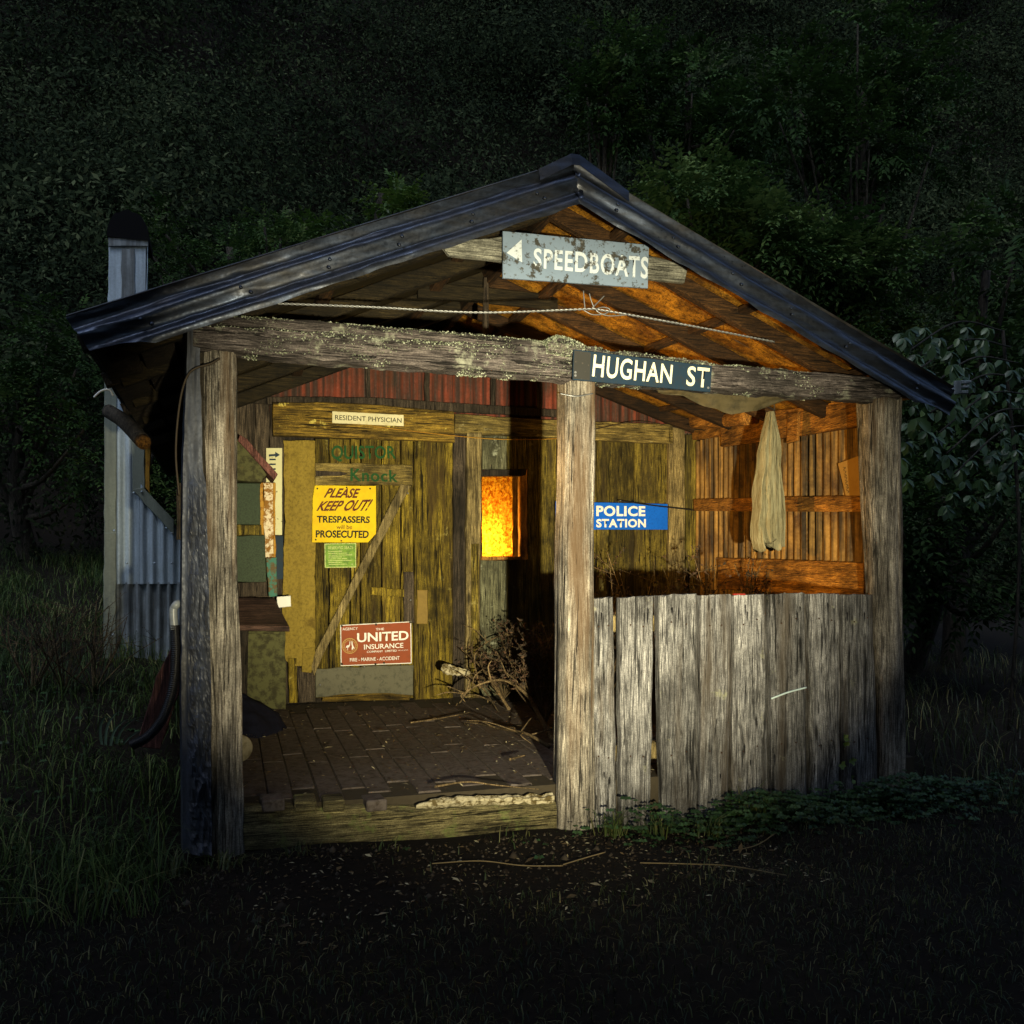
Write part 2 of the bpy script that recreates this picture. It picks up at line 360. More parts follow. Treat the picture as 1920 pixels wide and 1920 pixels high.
M['straw'] = plain('straw', (.24, .18, .09), .9)
M['bark'] = wood('bark', (.02, .016, .011), (.09, .075, .055), 'Z', crack=.4)
M['lichen'] = leafmat('lichen', (.11, .13, .08), (.25, .28, .20), (.42, .45, .37), .95, .1, .1)
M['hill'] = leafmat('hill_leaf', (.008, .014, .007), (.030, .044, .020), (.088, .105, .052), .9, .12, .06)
M['leaf'] = leafmat('tree_leaf', (.010, .026, .007), (.042, .085, .020), (.17, .235, .065), .65, .2, .12)
M['limeleaf'] = leafmat('lime_leaf', (.03, .07, .012), (.07, .13, .02), (.14, .20, .04), .45, .25)
M['vineleaf'] = leafmat('vine_leaf', (.018, .045, .016), (.045, .09, .03), (.09, .15, .045), .38, .2)
M['dullleaf'] = leafmat('dull_leaf', (.02, .018, .01), (.05, .03, .018), (.10, .05, .025), .8, .1)
M['grass'] = leafmat('grass', (.016, .030, .009), (.055, .085, .020), (.24, .21, .085), .5, .2)
M['bankgrass'] = leafmat('bank_grass', (.025, .05, .014), (.085, .14, .032), (.30, .27, .12), .6, .2, .2)
M['cover'] = leafmat('cover_leaf', (.012, .036, .010), (.028, .072, .022), (.055, .12, .035), .5, .2)
M['soil'] = paint('soil', (.012, .009, .006), (.005, .004, .003), .95, 30, (.45, .65), .15, .8, third=(.10, .075, .04), at3=(.70, .74), s3=55)

m = M['greenpaint']; nt = m.node_tree; pw = tex(nt, coords(nt, (70, 70, 26)), 1, 7, .75); tr = N(nt, 'ShaderNodeBsdfTransparent'); mx = N(nt, 'ShaderNodeMixShader')
nt.links.new(ramp(nt, pw, [(.30, .35), (.46, 1.)]), mx.inputs[0]); nt.links.new(tr.outputs[0], mx.inputs[1]); nt.links.new(nt.nodes['Principled BSDF'].outputs[0], mx.inputs[2]); nt.links.new(mx.outputs[0], nt.nodes['Material Output'].inputs[0])

# ------------------------------------------------------------------ terrain
def sm(a, b, x):
    t = np.clip((x-a)/(b-a), 0, 1); return t*t*(3-2*t)
def gz(x, y):
    x = np.asarray(x, float); y = np.asarray(y, float)
    hut = sm(-.30, -.12, x)*sm(3.9, 3.62, x)*sm(-.1, .15, y)*sm(6.2, 5.6, y)
    rise = .20*np.clip(y-.15, 0, 40)*(.45+.55*sm(1.0, -.8, x))
    hy = np.clip(y-6.6, 0, 200); hill = .42*hy*sm(0, 3, hy)+.045*np.clip(hy-2, 0, 22)**2+1.7*np.clip(hy-24, 0, 200)
    base = .02*np.sin(x*2.3+.5)*np.cos(y*1.9)+.012*np.sin(x*6+y*4) - .03*sm(.1, -.5, y)
    return (rise+hill)*(1-hut) + base*(1-hut) - .02*hut
xs = np.unique(np.concatenate([np.linspace(-60, -5, 40), np.linspace(-5, 7, 121), np.linspace(7, 60, 40)]))
ys = np.unique(np.concatenate([np.linspace(-30, -4.5, 20), np.linspace(-4.5, 9, 136), np.linspace(9, 90, 60)]))
X, Y = np.meshgrid(xs, ys, indexing='ij'); Z = gz(X, Y)
nx, ny = len(xs), len(ys); V = np.stack([X, Y, Z], -1).reshape(-1, 3).tolist()
F = [[i*ny+j, (i+1)*ny+j, (i+1)*ny+j+1, i*ny+j+1] for i in range(nx-1) for j in range(ny-1)]
g = mesh_obj('ground', V, F, M['soil'], None, True); tag(g, 'dark bare soil and turf of the clearing running up into the hillside', None, None, 'structure')

# ------------------------------------------------------------------ hut
hut = empty('hut', None, 'old split-timber hut with open porch, corrugated iron roof and lean-on iron chimney', 'hut')
RX, RZ, SL = 1.47, 2.975, .4256                  # ridge place, ridge height, slope of the roof
def zr(x, y=0): return RZ - SL*abs(x-RX) + (.11*max(0, min(y, 2.6))*min(1, (x-RX)/2.08) if x > RX else 0)
FY, BY, EY = -.22, 2.40, 5.6                     # barge, porch back wall, far end of hut
EL, ER = -.56, 3.55                              # eaves
# --- front posts
def post(px_top, px_bot, y, w0, w1, zt, zb, seed, label):
    a = on_y(px_top, 700, y); b = on_y(px_bot, 1500, y); n = 90; P, r = [], []
    for i in range(n+1):
        t = i/n; z = zt+(zb-zt)*t
        k = (z-a.z)/(b.z-a.z); p = a+(b-a)*k; p.z = z
        p.x += .010*nz(seed, t*4); P.append(p); r.append((w0+(w1-w0)*t)/2*(1+.05*nz(seed+5, t*5)))
    o = tube('post', P, r, M['post'], hut, 64, True, .10, seed, .15, .62); o['label'] = label
    return o
post(413, 424, 0, .125, .128, 2.10, -.15, 1, 'left weathered grey split post')
post(1081, 1073, 0, .150, .178, 2.08, -.18, 12.5, 'middle post, pale and broad')
post(1646, 1668, 0, .185, .130, 2.07, -.18, 23.1, 'corner post beside the palings, dark purple-grey')
# --- lichened front beam, built of a hewn log with a plank on top
def hewn(name, px, y, dep, m, parent, seed, rough=.016):
    """hewn timber: px = list of (x, top, bottom) pixels along its length"""
    secs = []
    for i in range(len(px)-1):
        for j in range(10):
            t = j/10; secs.append([px[i][k]+(px[i+1][k]-px[i][k])*t for k in range(3)])
    secs.append(list(px[-1])); V, F = [], []; Q = 16
    for i, (x, t, b) in enumerate(secs):
        T, B = on_y(x, t, y), on_y(x, b, y); c = (T+B)/2; h = (T-B).length/2
        for q in range(Q):
            a = 2*math.pi*q/Q; cs, sn = math.cos(a), math.sin(a)
            cs = math.copysign(abs(cs)**.55, cs); sn = math.copysign(abs(sn)**.55, sn)
            rr = 1
            V.append(Vector((c.x, y+dep/2+cs*dep/2+rough*nz(c.x*5+seed, q*1.1), c.z+sn*h+rough*nz(c.x*6+seed+40, q*1.3)+.5*rough*nz(c.x*17+seed, q*2.3))))
    n = len(secs)
    for i in range(n-1):
        for q in range(Q): F.append([i*Q+q, i*Q+(q+1) % Q, (i+1)*Q+(q+1) % Q, (i+1)*Q+q])
    F.append(list(range(Q-1, -1, -1))); F.append([(n-1)*Q+q for q in range(Q)])
    return mesh_obj(name, V, F, m, parent, False)
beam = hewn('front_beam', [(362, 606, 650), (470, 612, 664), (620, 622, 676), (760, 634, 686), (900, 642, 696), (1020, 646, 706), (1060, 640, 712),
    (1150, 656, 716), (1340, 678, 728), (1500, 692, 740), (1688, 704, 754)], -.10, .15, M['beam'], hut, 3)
beam['label'] = 'long lichen-crusted beam over the porch opening'
hewn('beam_plank', [(388, 588, 606), (560, 596, 622), (760, 614, 640), (930, 628, 652), (1040, 640, 660)], -.06, .13, M['beam'], hut, 8, .007)
hewn('beam_stub', [(1028, 634, 660), (1050, 626, 664), (1075, 632, 668), (1095, 642, 672)], -.12, .15, M['beam'], hut, 19, .01)
# --- barge of corrugated iron on both rakes (ribs run down the slope)
def barge(name, x0, x1, z0, z1, label, endcut=.0):
    L = math.hypot(x1-x0, z1-z0); d = Vector((x1-x0, 0, z1-z0)).normalized()
    dn = Vector((-d.z, 0, d.x));
    if dn.z > 0: dn = -dn
    dn = (dn*.93 + Vector((0, -.34, 0))).normalized()          # the strip leans out at its foot
    nm = d.cross(dn);
    if nm.y > 0: nm = -nm
    W = .215; nu, nv = 90, 34; V, F = [], []; sd_ = random.random()*40
    for i in range(nu+1):
        t = i/nu
        for j in range(nv+1):
            w = W*j/nv*(1-.30*max(0, 1-t*9)) + .006*nz(t*14+sd_, 2)*(j/nv)
            p = Vector((x0, FY, z0))+d*(L*t+endcut*(j/nv)*max(0, 1-t*6)) + dn*w
            p += nm*(.017*math.sin(2*math.pi*(w/.105)+2.6) + .005*nz(t*9+sd_, j*.12) + .012*max(0, nz(t*19+sd_, j*.22)-.2) + .002*nz(t*60+sd_, j*.6))
            p.x = min(p.x, RX+.012) if x0 < RX else max(p.x, RX-.012)
            V.append(p)
    for i in range(nu):
        for j in range(nv): F.append([i*(nv+1)+j, (i+1)*(nv+1)+j, (i+1)*(nv+1)+j+1, i*(nv+1)+j+1])
    o = mesh_obj(name, V, F, M['barge'], hut, True); o['label'] = label
    for k, t in enumerate((.12, .3, .46, .60, .75, .9)):
        for s in (.10, .135):
            p = Vector((x0, FY, z0))+d*(L*t+random.uniform(-.03, .03))+dn*(s+.006)+nm*.012
            nl = tube('nail', [p, p+nm*.006], [.008, .006], M['barge'], o, 8)
    return o
barge('barge_sheet', EL, RX, zr(EL), RZ, 'dented blue-grey iron barge, left slope', .03)
barge('barge_sheet', ER, RX, zr(ER), RZ, 'dark iron barge, right slope', .0)
# ridge cap end, folded over the apex
P = [Vector((RX-.17, FY-.012, zr(RX-.17)+.012)), Vector((RX-.02, FY-.02, RZ+.025)), Vector((RX+.02, FY-.02, RZ+.025)), Vector((RX+.26, FY-.012, zr(RX+.26)+.010))]
V = []; 
for k, y in enumerate((0, 1)):
    for p in P: V.append(p+Vector((0, EY*.9*k, 0)))
for p in P: V.append(p+Vector((.01*nz(p.x*9), -.012, -.055-.02*nz(p.x*7+3))))
F = [[i, i+1, i+5, i+4] for i in range(3)]+[[i, 8+i, 9+i, i+1] for i in range(3)]
mesh_obj('ridge_cap', V, F, M['barge'], hut)
# --- roof iron (ribs down the slope) and the lining under it
for sgn, xe in ((-1, EL), (1, ER)):
    L = math.hypot(xe-RX, zr(xe)-RZ); d = Vector((xe-RX, 0, zr(xe)-RZ))
    n_sh = 8; wy = (EY-FY)/n_sh
    for k in range(n_sh):
        d2 = d+Vector((0, 0, zr(xe, FY+wy*(k+.5))-zr(xe))); corrugated('roof_sheet', Vector((RX, FY+wy*k, RZ+.010+.002*(k % 2))), (0, 1, 0), d2, wy+.03, L, M['roof'], hut, nv=4)
    off = Vector((0, 0, -.022)); a0 = Vector((RX, FY+.06, RZ))+off; e0 = Vector((xe*1.0-sgn*.03, FY+.06, zr(xe-sgn*.03)))+off
    nn = 8; V = []; F = []
    for i in range(nn+1):
        for j in range(9): 
            p = a0.lerp(e0, i/nn); p.y += (EY-FY-.06)*j/8; p.z += zr(p.x, p.y)-zr(p.x); p.z -= .004+.006*nz(i*.9, j*.8+sgn*5); V.append(p)
    for i in range(nn):
        for j in range(8): F.append([i*9+j, i*9+9+j, i*9+10+j, i*9+1+j])
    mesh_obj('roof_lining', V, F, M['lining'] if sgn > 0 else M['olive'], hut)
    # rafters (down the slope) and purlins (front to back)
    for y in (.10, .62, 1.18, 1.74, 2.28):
        a = Vector((RX+sgn*.02, y, RZ-.09)); b = Vector((xe-sgn*.10, y, zr(xe-sgn*.10, y)-.09)); bar('rafter', a, b, .05, .085, M['roofwoodx' if sgn > 0 else 'shaderaft'], hut)
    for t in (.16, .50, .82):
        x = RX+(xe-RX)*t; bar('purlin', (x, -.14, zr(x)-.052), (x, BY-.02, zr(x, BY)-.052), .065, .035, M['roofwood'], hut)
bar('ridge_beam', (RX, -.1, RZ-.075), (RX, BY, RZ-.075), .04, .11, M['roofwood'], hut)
for y, dz in ((1.18, .20), (2.2, .24)):
    hw = (dz-.02)/SL; bar('collar_tie', (RX-hw, y-.05, RZ-dz), (RX+hw, y-.05, RZ-dz), .035, .09, M['shaderaft'], hut)
bar('king_strut', (RX-.02, 1.12, RZ-.1), (RX-.02, 1.12, 2.32), .03, .035, M['darkwood'], hut)
# front collar board that carries a sign
board('collar_board', [(822, 452), (1010, 440), (1292, 494), (1284, 530), (1010, 500), (842, 478)], .02, .025, M['greywoodx'], hut)
# wall plates along the porch sides
bar('wall_plate', (-.02, .05, 2.12), (-.02, EY, 2.12), .09, .10, M['roofwood'], hut)
bar('wall_plate', (3.42, .05, 2.06), (3.55, BY, 2.26), .09, .11, M['orangewood'], hut)
# boxed boards under the left eave
for k, (x0, x1) in enumerate(((-.50, -.36), (-.345, -.21), (-.195, -.08))):
    z0, z1 = zr(x0)-.09, zr(x1)-.10
    slab('eave_board', [(x0, -.10, z0), (x1, -.10, z1), (x1, 2.9, z1), (x0, 2.9, z0)], .014, M['darkwood'], hut, back=(0, 0, 1))
for y in (-.02, .7, 1.5, 2.3):
    bar('rafter_tail', (-.54, y, zr(-.54)-.055), (.0, y, zr(0)-.055), .05, .07, M['darkwood'], hut)
tube('stub_log', spline([on_y(205, 772, 1.2), on_y(232, 790, 1.0), on_y(268, 828, .8)], 8), .038, M['bark'], hut, 14, True, .12, 4)
tube('stub_log_end', [on_y(266, 826, .80), on_y(271, 832, .778)], [.037, .033], M['orangewood'], hut, 14)  # lamp glow on the log end put into its orange colour
# --- porch back wall: iron gable above, split boards below
back = empty('back_wall', hut)
for k in range(6):
    x0 = -.08+.62*k
    def top(s, x0=x0): return max(.02, zr(x0+s, BY)-.05-2.26)
    corrugated('gable_sheet', (x0, BY+.03+.004*(k % 2), 2.26), (1, 0, 0), (0, 0, 1), .64, .5, M['redsheet'], back, top=top, nv=3)
for px in (690, 801, 925, 1012):
    board('gable_batten', [(px-4, 640), (px+4, 640), (px+5, 768), (px-4, 768)], BY-.01, .02, M['darkwood'], back)
board('gable_board', [(440, 742), (700, 745), (1050, 768), (1050, 782), (850, 772), (700, 762), (440, 756)], BY-.015, .03, M['darkwood'], back)
def wb(x0, x1, yt, m, zb=.2, y=BY, th=.03, xb0=None, xb1=None, yb=1318, name='wall_plank', par=None):
    return board(name, [(x0, yt), (x1, yt+random.uniform(-2, 2)), (xb1 or x1, yb), (xb0 or x0, yb)], y, th, M[m], par or back, zb=zb)
for a, b in ((408, 441), (442, 478), (479, 505), (506, 533)): wb(a, b, 752, 'darkwood')
lint = board('lintel', [(512, 754), (680, 757), (852, 772), (853, 829), (690, 822), (512, 816)], BY-.075, .07, M['lintel'], hut); lint['label'] = 'flaking yellow lintel over the door'
board('lintel_extension', [(853, 776), (950, 782), (1110, 790), (1262, 796), (1262, 832), (1110, 826), (950, 816), (853, 812)], BY-.05, .05, M['doorx'], hut)
felt = empty('felt_jamb', hut, 'sagging yellow-brown felt sheet covering the door jamb')
P = []; 
Vv, Ff = [], []
nu, nv = 12, 40
for i in range(nu+1):
    for j in range(nv+1):
        u, v = i/nu, j/nv
        x = 531+60*u+3*math.sin(v*5)*(1-u)+2.5*nz(v*9, u*2)+1.5*nz(v*31, u); y = 826+(405+18*math.sin(u*3))*v
        p = on_y(x, y, BY-.045); p.y += .030*nz(u*2.3, v*5)+.016*nz(u*6+4, v*11)+.006*nz(u*14, v*30); Vv.append(p)
for i in range(nu):
    for j in range(nv): Ff.append([i*(nv+1)+j, i*(nv+1)+j+1, (i+1)*(nv+1)+j+1, (i+1)*(nv+1)+j])
mesh_obj('felt_sheet', Vv, Ff, M['felt'], felt, True)
slab('felt_tatter', [on_y(*p, BY-.06) for p in ((568, 1216), (590, 1214), (584, 1262), (566, 1260))], .006, M['felt'], felt)
board('jamb_foot', [(540, 1234), (556, 1234), (558, 1318), (543, 1318)], BY-.05, .05, M['door'], hut)
board('jamb_foot', [(557, 1250), (591, 1262), (591, 1316), (560, 1318)], BY-.02, .03, M['darkwood'], hut)
# --- door
door = empty('door', hut, 'ledged and braced plank door with faded green brush lettering')
ed = [590, 617, 657, 676, 716, 752, 776]
for i in range(6):
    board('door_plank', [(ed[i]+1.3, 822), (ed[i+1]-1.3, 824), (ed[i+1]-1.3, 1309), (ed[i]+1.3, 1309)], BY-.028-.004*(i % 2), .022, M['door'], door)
board('door_rail', [(591, 868), (690, 869), (773, 872), (774, 910), (690, 909), (591, 910)], BY-.062, .03, M['doorx'], door)
board('door_rail_dark_slot', [(592, 882), (640, 884), (652, 888), (640, 892), (592, 893)], BY-.066, .004, M['darkwood'], door).name = 'split'  # dark tapering strip laid on the rail
board('door_brace', [(752, 908), (771, 911), (700, 1045), (644, 1152), (606, 1228), (589, 1268), (584, 1250), (593, 1218), (640, 1128)], BY-.066, .034, M['wallpale'], door)
board('latch_bar', [(696, 1101), (758, 1105), (758, 1120), (696, 1115)], BY-.056, .02, M['door'], door)
board('lock_block', [(757, 1072), (775, 1072), (777, 1168), (757, 1168)], BY-.054, .022, M['darkwood'], door)
board('lock_stile', [(753, 912), (775, 912), (775, 1071), (756, 1071)], BY-.046, .014, M['door'], door)
board('kick_plate', [(592, 1254), (690, 1249), (776, 1247), (775, 1304), (730, 1300), (640, 1302), (592, 1308)], BY-.046, .004, M['kick'], door)
board('yellow_light_strip', [(606, 1296), (768, 1294), (768, 1313), (604, 1315)], BY-.038, .012, M['lintel'], door)  # strip coloured as the yellow light along the door's foot
for x, y in ((600, 1284), (770, 1125), (765, 925), (683, 1250)):
    p = on_y(x, y, BY-.07); tube('nail', [p, p+Vector((0, -.006, 0))], [.007, .005], M['wire'], door, 8)
# --- boards right of the door, round the window, and on to the corner
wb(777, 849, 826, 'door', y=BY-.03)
board('brass_strike_plate', [(782, 1106), (802, 1106), (802, 1170), (781, 1170)], BY-.036, .005, M['brass'], back).name = 'strike_plate'
wb(850, 875, 810, 'darkwood', y=BY-.005)
wb(876, 904, 811, 'wallpale', y=BY-.05, th=.06, xb0=873, xb1=898)
wb(884, 898, 1020, 'wall', y=BY-.062, th=.012, yb=1300)
board('wall_plank', [(905, 812), (950, 813), (950, 880), (905, 880)], BY, .03, M['wallgreen'], back)
board('wall_plank', [(951, 813), (990, 815), (990, 880), (951, 880)], BY, .03, M['wall'], back)
wb(901, 950, 1050, 'wallgreen'); wb(951, 990, 1050, 'wall')
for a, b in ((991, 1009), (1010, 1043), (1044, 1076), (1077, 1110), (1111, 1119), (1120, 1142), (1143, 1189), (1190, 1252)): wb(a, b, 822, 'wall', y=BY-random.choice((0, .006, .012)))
wb(1254, 1284, 800, 'wallpale', y=BY-.05, th=.07)
for a, b in ((1286, 1306), (1307, 1330)): wb(a, b, 815, 'wall')
# backing behind the boards so that no lamp light leaks through the joints
for q in ([(400, 700), (903, 700), (903, 1330), (400, 1330)], [(992, 700), (1340, 700), (1340, 1330), (992, 1330)], [(903, 700), (992, 700), (992, 878), (903, 878)], [(903, 1050), (992, 1050), (992, 1330), (903, 1330)]):
    slab('backing_board', [on_y(*p, BY+.05) for p in q], .01, M['darkwood'], back)
# --- glowing window: frame, dusty pane, room behind
win = empty('window', hut, 'small glowing window with a dust-speckled pane')
wy = BY-.012
board('window_frame', [(903, 880), (988, 880), (986, 892), (903, 893)], wy, .06, M['darkwood'], win)
board('window_frame', [(976, 893), (986, 890), (988, 1046), (976, 1044)], wy, .06, M['inner'], win)
board('window_frame', [(903, 1043), (988, 1044), (988, 1050), (903, 1050)], wy, .06, M['inner'], win)
m, nt, b = newmat('dusty_pane', .6)
sp = tex(nt, coords(nt, (55, 55, 55)), 1, 9, .75); st = tex(nt, coords(nt, (30, 30, 4)), 1, 4, .6)
tr = N(nt, 'ShaderNodeBsdfTranslucent'); nt.links.new(mix(nt, ramp(nt, sp, [(.44, .0), (.58, 1.)]), (.34, .11, .006), (.92, .68, .14)), tr.inputs['Color'])
cl = N(nt, 'ShaderNodeBsdfTransparent', Color=(.9, .8, .55, 1)); mx = N(nt, 'ShaderNodeMixShader')
nt.links.new(ramp(nt, st, [(.35, .5), (.65, .9)]), mx.inputs[0]); nt.links.new(cl.outputs[0], mx.inputs[1]); nt.links.new(tr.outputs[0], mx.inputs[2])
nt.links.new(mx.outputs[0], nt.nodes['Material Output'].inputs[0]); M['pane'] = m
board('window_pane', [(904, 893), (961, 893), (961, 1043), (904, 1043)], wy+.05, .004, M['pane'], win)
# room: floor, far wall and sides, seen only through the window
for k in range(7):
    x = -.05+k*.52; slab('room_plank', [(x, 4.4, .2), (x+.51, 4.4, .2), (x+.51, 4.4, zr(x+.25)-.1), (x, 4.4, zr(x+.25)-.1)], .02, M['inner'], hut)
slab('room_wall', [(-.12, BY+.06, .1), (-.12, EY, .1), (-.12, EY, 2.2), (-.12, BY+.06, 2.2)], .03, M['darkwood'], hut, back=(-1, 0, 0))
slab('room_wall', [(3.56, BY, .1), (3.56, EY, .1), (3.56, EY, 2.1), (3.56, BY, 2.1)], .03, M['darkwood'], hut, back=(1, 0, 0))
slab('room_floor', [(-.1, BY+.06, .26), (3.5, BY+.06, .26), (3.5, EY, .26), (-.1, EY, .26)], .03, M['darkwood'], hut, back=(0, 0, -1))
slab('room_shelf', [on_y(895, 1052, BY+.12), on_y(1000, 1052, BY+.12), on_y(1000, 1052, BY+.12)+Vector((0, .25, 0)), on_y(895, 1052, BY+.12)+Vector((0, .25, 0))], .02, M['inner'], hut, back=(0, 0, -1))
# lamp on the shelf behind the pane
lp = on_y(893, 1030, BY+.21)
lamp = empty('oil_lamp', None, 'burning lamp standing just inside the glowing window', 'lamp')
m, nt, b = newmat('lamp_flame', .5); b.inputs['Emission Color'].default_value = (1, .62, .16, 1); b.inputs['Emission Strength'].default_value = 30; M['flame'] = m
tube('lamp_base', [lp+Vector((0, 0, z)) for z in (-.085, -.07, -.05, -.035)], [.045, .045, .03, .018], M['brass'], lamp, 14)
tube('flame', [lp+Vector((0, 0, z)) for z in (-.03, -.015, .01, .03)], [.004, .011, .009, .001], M['flame'], lamp, 10)
ld = bpy.data.lights.new('lamp_light', 'POINT'); lo = bpy.data.objects.new('lamp_light', ld); link(lo, lamp); lo.location = lp+Vector((0, 0, .01))
ld.energy = 55; ld.color = (1, .56, .12); ld.shadow_soft_size = .02
# shaded porch lamp fixed on the back of the left post: it throws the orange light on the right wall and roof lining
pl = Vector((-.012, .20, 1.42)); pdir = (Vector((3.4, 1.25, 2.02))-pl).normalized()
porch = empty('porch_lamp', None, 'shaded lamp fixed behind the left post, lighting the side wall and roof lining orange', 'lamp')
mesh_obj('lamp_shade', *tube_vf([pl-pdir*.035, pl-pdir*.02, pl+pdir*.012], [.012, .022, .036], 16), M['darkwood'], porch, True).data.polygons[-1].use_smooth = False
bm = bmesh.new(); bm.from_mesh(bpy.data.objects['lamp_shade'].data); bm.faces.ensure_lookup_table(); bmesh.ops.delete(bm, geom=[bm.faces[-1]], context='FACES'); bm.to_mesh(bpy.data.objects['lamp_shade'].data); bm.free()
tube('lamp_bracket', [pl-pdir*.03, Vector((0, .07, 1.42))], .006, M['darkwire'], porch, 6)
pd = bpy.data.lights.new('porch_lamp_light', 'SPOT'); po = bpy.data.objects.new('porch_lamp_light', pd); link(po, porch); po.location = pl+pdir*.016
po.rotation_euler = pdir.to_track_quat('-Z', 'Y').to_euler(); pd.energy = 200; pd.color = (1, .52, .10); pd.spot_size = R(66); pd.spot_blend = .8; pd.shadow_soft_size = .02
# --- right wall of the porch: rusty upright iron with rails
w0, w1 = Vector((3.42, .08, 0)), Vector((3.545, BY, 0)); wd = (w1-w0).normalized(); wn_ = Vector((-wd.y, wd.x, 0))
right = empty('side_wall', hut)
for k in range(3):
    corrugated('wall_sheet', w0+wd*(.78*k)-wn_*(.004*(k % 2))+Vector((0, 0, .05)), wd, (0, 0, 1), .80, 2.14, M['rustsheet'], right, amp=.021)
def rw(px, py, off=.03): return on_plane(px, py, w0+wn_*off, wn_)
def rwboard(name, pts, off, th, m): return slab(name, [rw(a, b, off) for a, b in pts], th, M[m], right, back=-wn_)
rwboard('wall_rail', [(1300, 936), (1460, 932), (1618, 929), (1618, 960), (1460, 959), (1300, 958)], .055, .035, 'orangewood')
rwboard('wall_rail', [(1345, 1046), (1480, 1050), (1618, 1055), (1618, 1120), (1480, 1112), (1345, 1104)], .055, .035, 'orangewood')
rwboard('wall_rail', [(1350, 795), (1430, 772), (1618, 752), (1618, 798), (1480, 820), (1352, 838)], .055, .035, 'orangewood')
rwboard('wall_brace', [(1476, 775), (1496, 772), (1494, 826), (1474, 832)], .075, .018, 'orangewood')
tube('pole', spline([on_y(1292, 792, BY-.06), on_y(1345, 790, 1.9), on_y(1405, 783, 1.35)], 8), [.05]*17, M['orangewood'], hut, 16, True, .1, 2)
# left wall of the porch: dark boards seen edge-on from outside
for k in range(6):
    y0 = .12+.38*k; slab('side_plank', [(-.10, y0, .05), (-.10, y0+.37, .05), (-.10, y0+.37, 2.1), (-.10, y0, 2.1)], .025, M['darkwood'], hut, back=(-1, 0, 0))
# --- crumpled sheet wrapped round the left corner
def crumple(u, v):
    a = (1-abs(nz(u*2.0+2, v*10)))**4+.7*(1-abs(nz(u*4.5+8, v*23)))**5+.35*(1-abs(nz(u*9+3, v*51)))**5
    return .022*a+.004*nz(u*13, v*60)
edge = [(588, 352, 374), (700, 350, 375), (800, 346, 379), (880, 343, 380), (906, 343, 386), (1100, 341, 392), (1300, 340, 396), (1450, 342, 396), (1600, 343, 398)]
nv, nu = 190, 18; V, F = [], []
for j in range(nv+1):
    y = 588+(1600-588)*j/nv
    xl = np.interp(y, [e[0] for e in edge], [e[1] for e in edge]); xr = np.interp(y, [e[0] for e in edge], [e[2] for e in edge])
    for i in range(nu+1):
        u = i/nu; p = on_y(xl+(xr-xl)*u+1.5*nz(u*3, y*.03), y, -.085)
        amt = sm(860, 960, y)*sm(.12, .42, u); p.y += -crumple(u, y/1000)*float(amt)*.9 + .004*nz(u*3, y*.02)
        if p.z < -.06: p.z = -.06
        V.append(p)
    q = V[-(nu+1)]; V.append(q+Vector((-.012, .10, 0))); V.append(q+Vector((-.010, .24, 0)))
W_ = nu+3
for j in range(nv):
    for i in range(nu): F.append([j*W_+i, (j+1)*W_+i, (j+1)*W_+i+1, j*W_+i+1])
    F.append([j*W_+nu+1, (j+1)*W_+nu+1, (j+1)*W_, j*W_]); F.append([j*W_+nu+2, (j+1)*W_+nu+2, (j+1)*W_+nu+1, j*W_+nu+1])
o = mesh_obj('corner_sheet', V, F, M['lead'], hut, False); o['label'] = 'crumpled lead-grey metal sheet wrapped down the corner'
board('corner_stud', [(372, 660), (394, 660), (396, 1590), (388, 1590)], -.03, .08, M['bark'], hut)
board('corner_strip', [(331, 905), (342, 905), (342, 1012), (330, 1012)], -.02, .012, M['darkwood'], hut)
# --- chimney of iron sheets outside the left wall
chim = empty('chimney', hut, 'blue-grey corrugated iron chimney with sooty open cowl')
CY = 3.0
def cpt(px, py, dy=0): return on_y(px, py, CY+dy)
slab('flue_panel', [cpt(204, 446), cpt(277, 446), cpt(272, 940), cpt(197, 940)], .012, M['galv'], chim)
slab('flue_rib', [cpt(228, 466, -.012), cpt(252, 466, -.012), cpt(252, 700, -.012), cpt(227, 700, -.012)], .012, M['galvold'], chim)
slab('flue_side', [cpt(277, 446), cpt(277, 446, .30), cpt(272, 940, .30), cpt(272, 940)], .010, M['galv'], chim, back=(-1, 0, 0))
slab('flue_band', [cpt(203, 445, -.02), cpt(278, 445, -.02), cpt(278, 462, -.02), cpt(203, 462, -.02)], .01, M['galvold'], chim)
# hood: a sooty half-barrel over the flue
c0, c1 = cpt(203, 446), cpt(278, 446); cw = (c1-c0).length; V, F = [], []; nq = 14
for k, dy in enumerate((-.03, .36)):
    for q in range(nq+1):
        a = math.pi*q/nq; r = 1+.04*math.sin(q*2.1)
        V.append(Vector(((c0.x+c1.x)/2-math.cos(a)*cw*.52, CY+dy, c0.z+math.sin(a)**.8*.20*r)))
F = [[q, q+1, nq+2+q, nq+1+q] for q in range(nq)]+[list(range(nq, -1, -1)), [nq+1+q for q in range(nq+1)]]
mesh_obj('cowl', V, F, M['soot'], chim)
slab('corner_flashing', [cpt(196, 700, -.03), cpt(219, 700, -.03), cpt(218, 1000, -.03), cpt(195, 1000, -.03)], .004, M['flash'], chim)
slab('corner_flashing', [cpt(195, 999, -.035), cpt(218, 999, -.035), cpt(217, 1235, -.035), cpt(193, 1235, -.035)], .004, M['flash'], chim)
a, b_ = cpt(218, 1095, -.012), cpt(272, 1095, -.012)
corrugated('iron_sheet', a, (1, 0, 0), (0, 0, 1), (b_-a).length, cpt(230, 690).z-a.z, M['galv'], chim, pitch=.068, amp=.012)
a = cpt(262, 1095, -.02); top_l, top_r = cpt(262, 905).z, cpt(352, 1016).z; wd_ = cpt(352, 1016).x-a.x
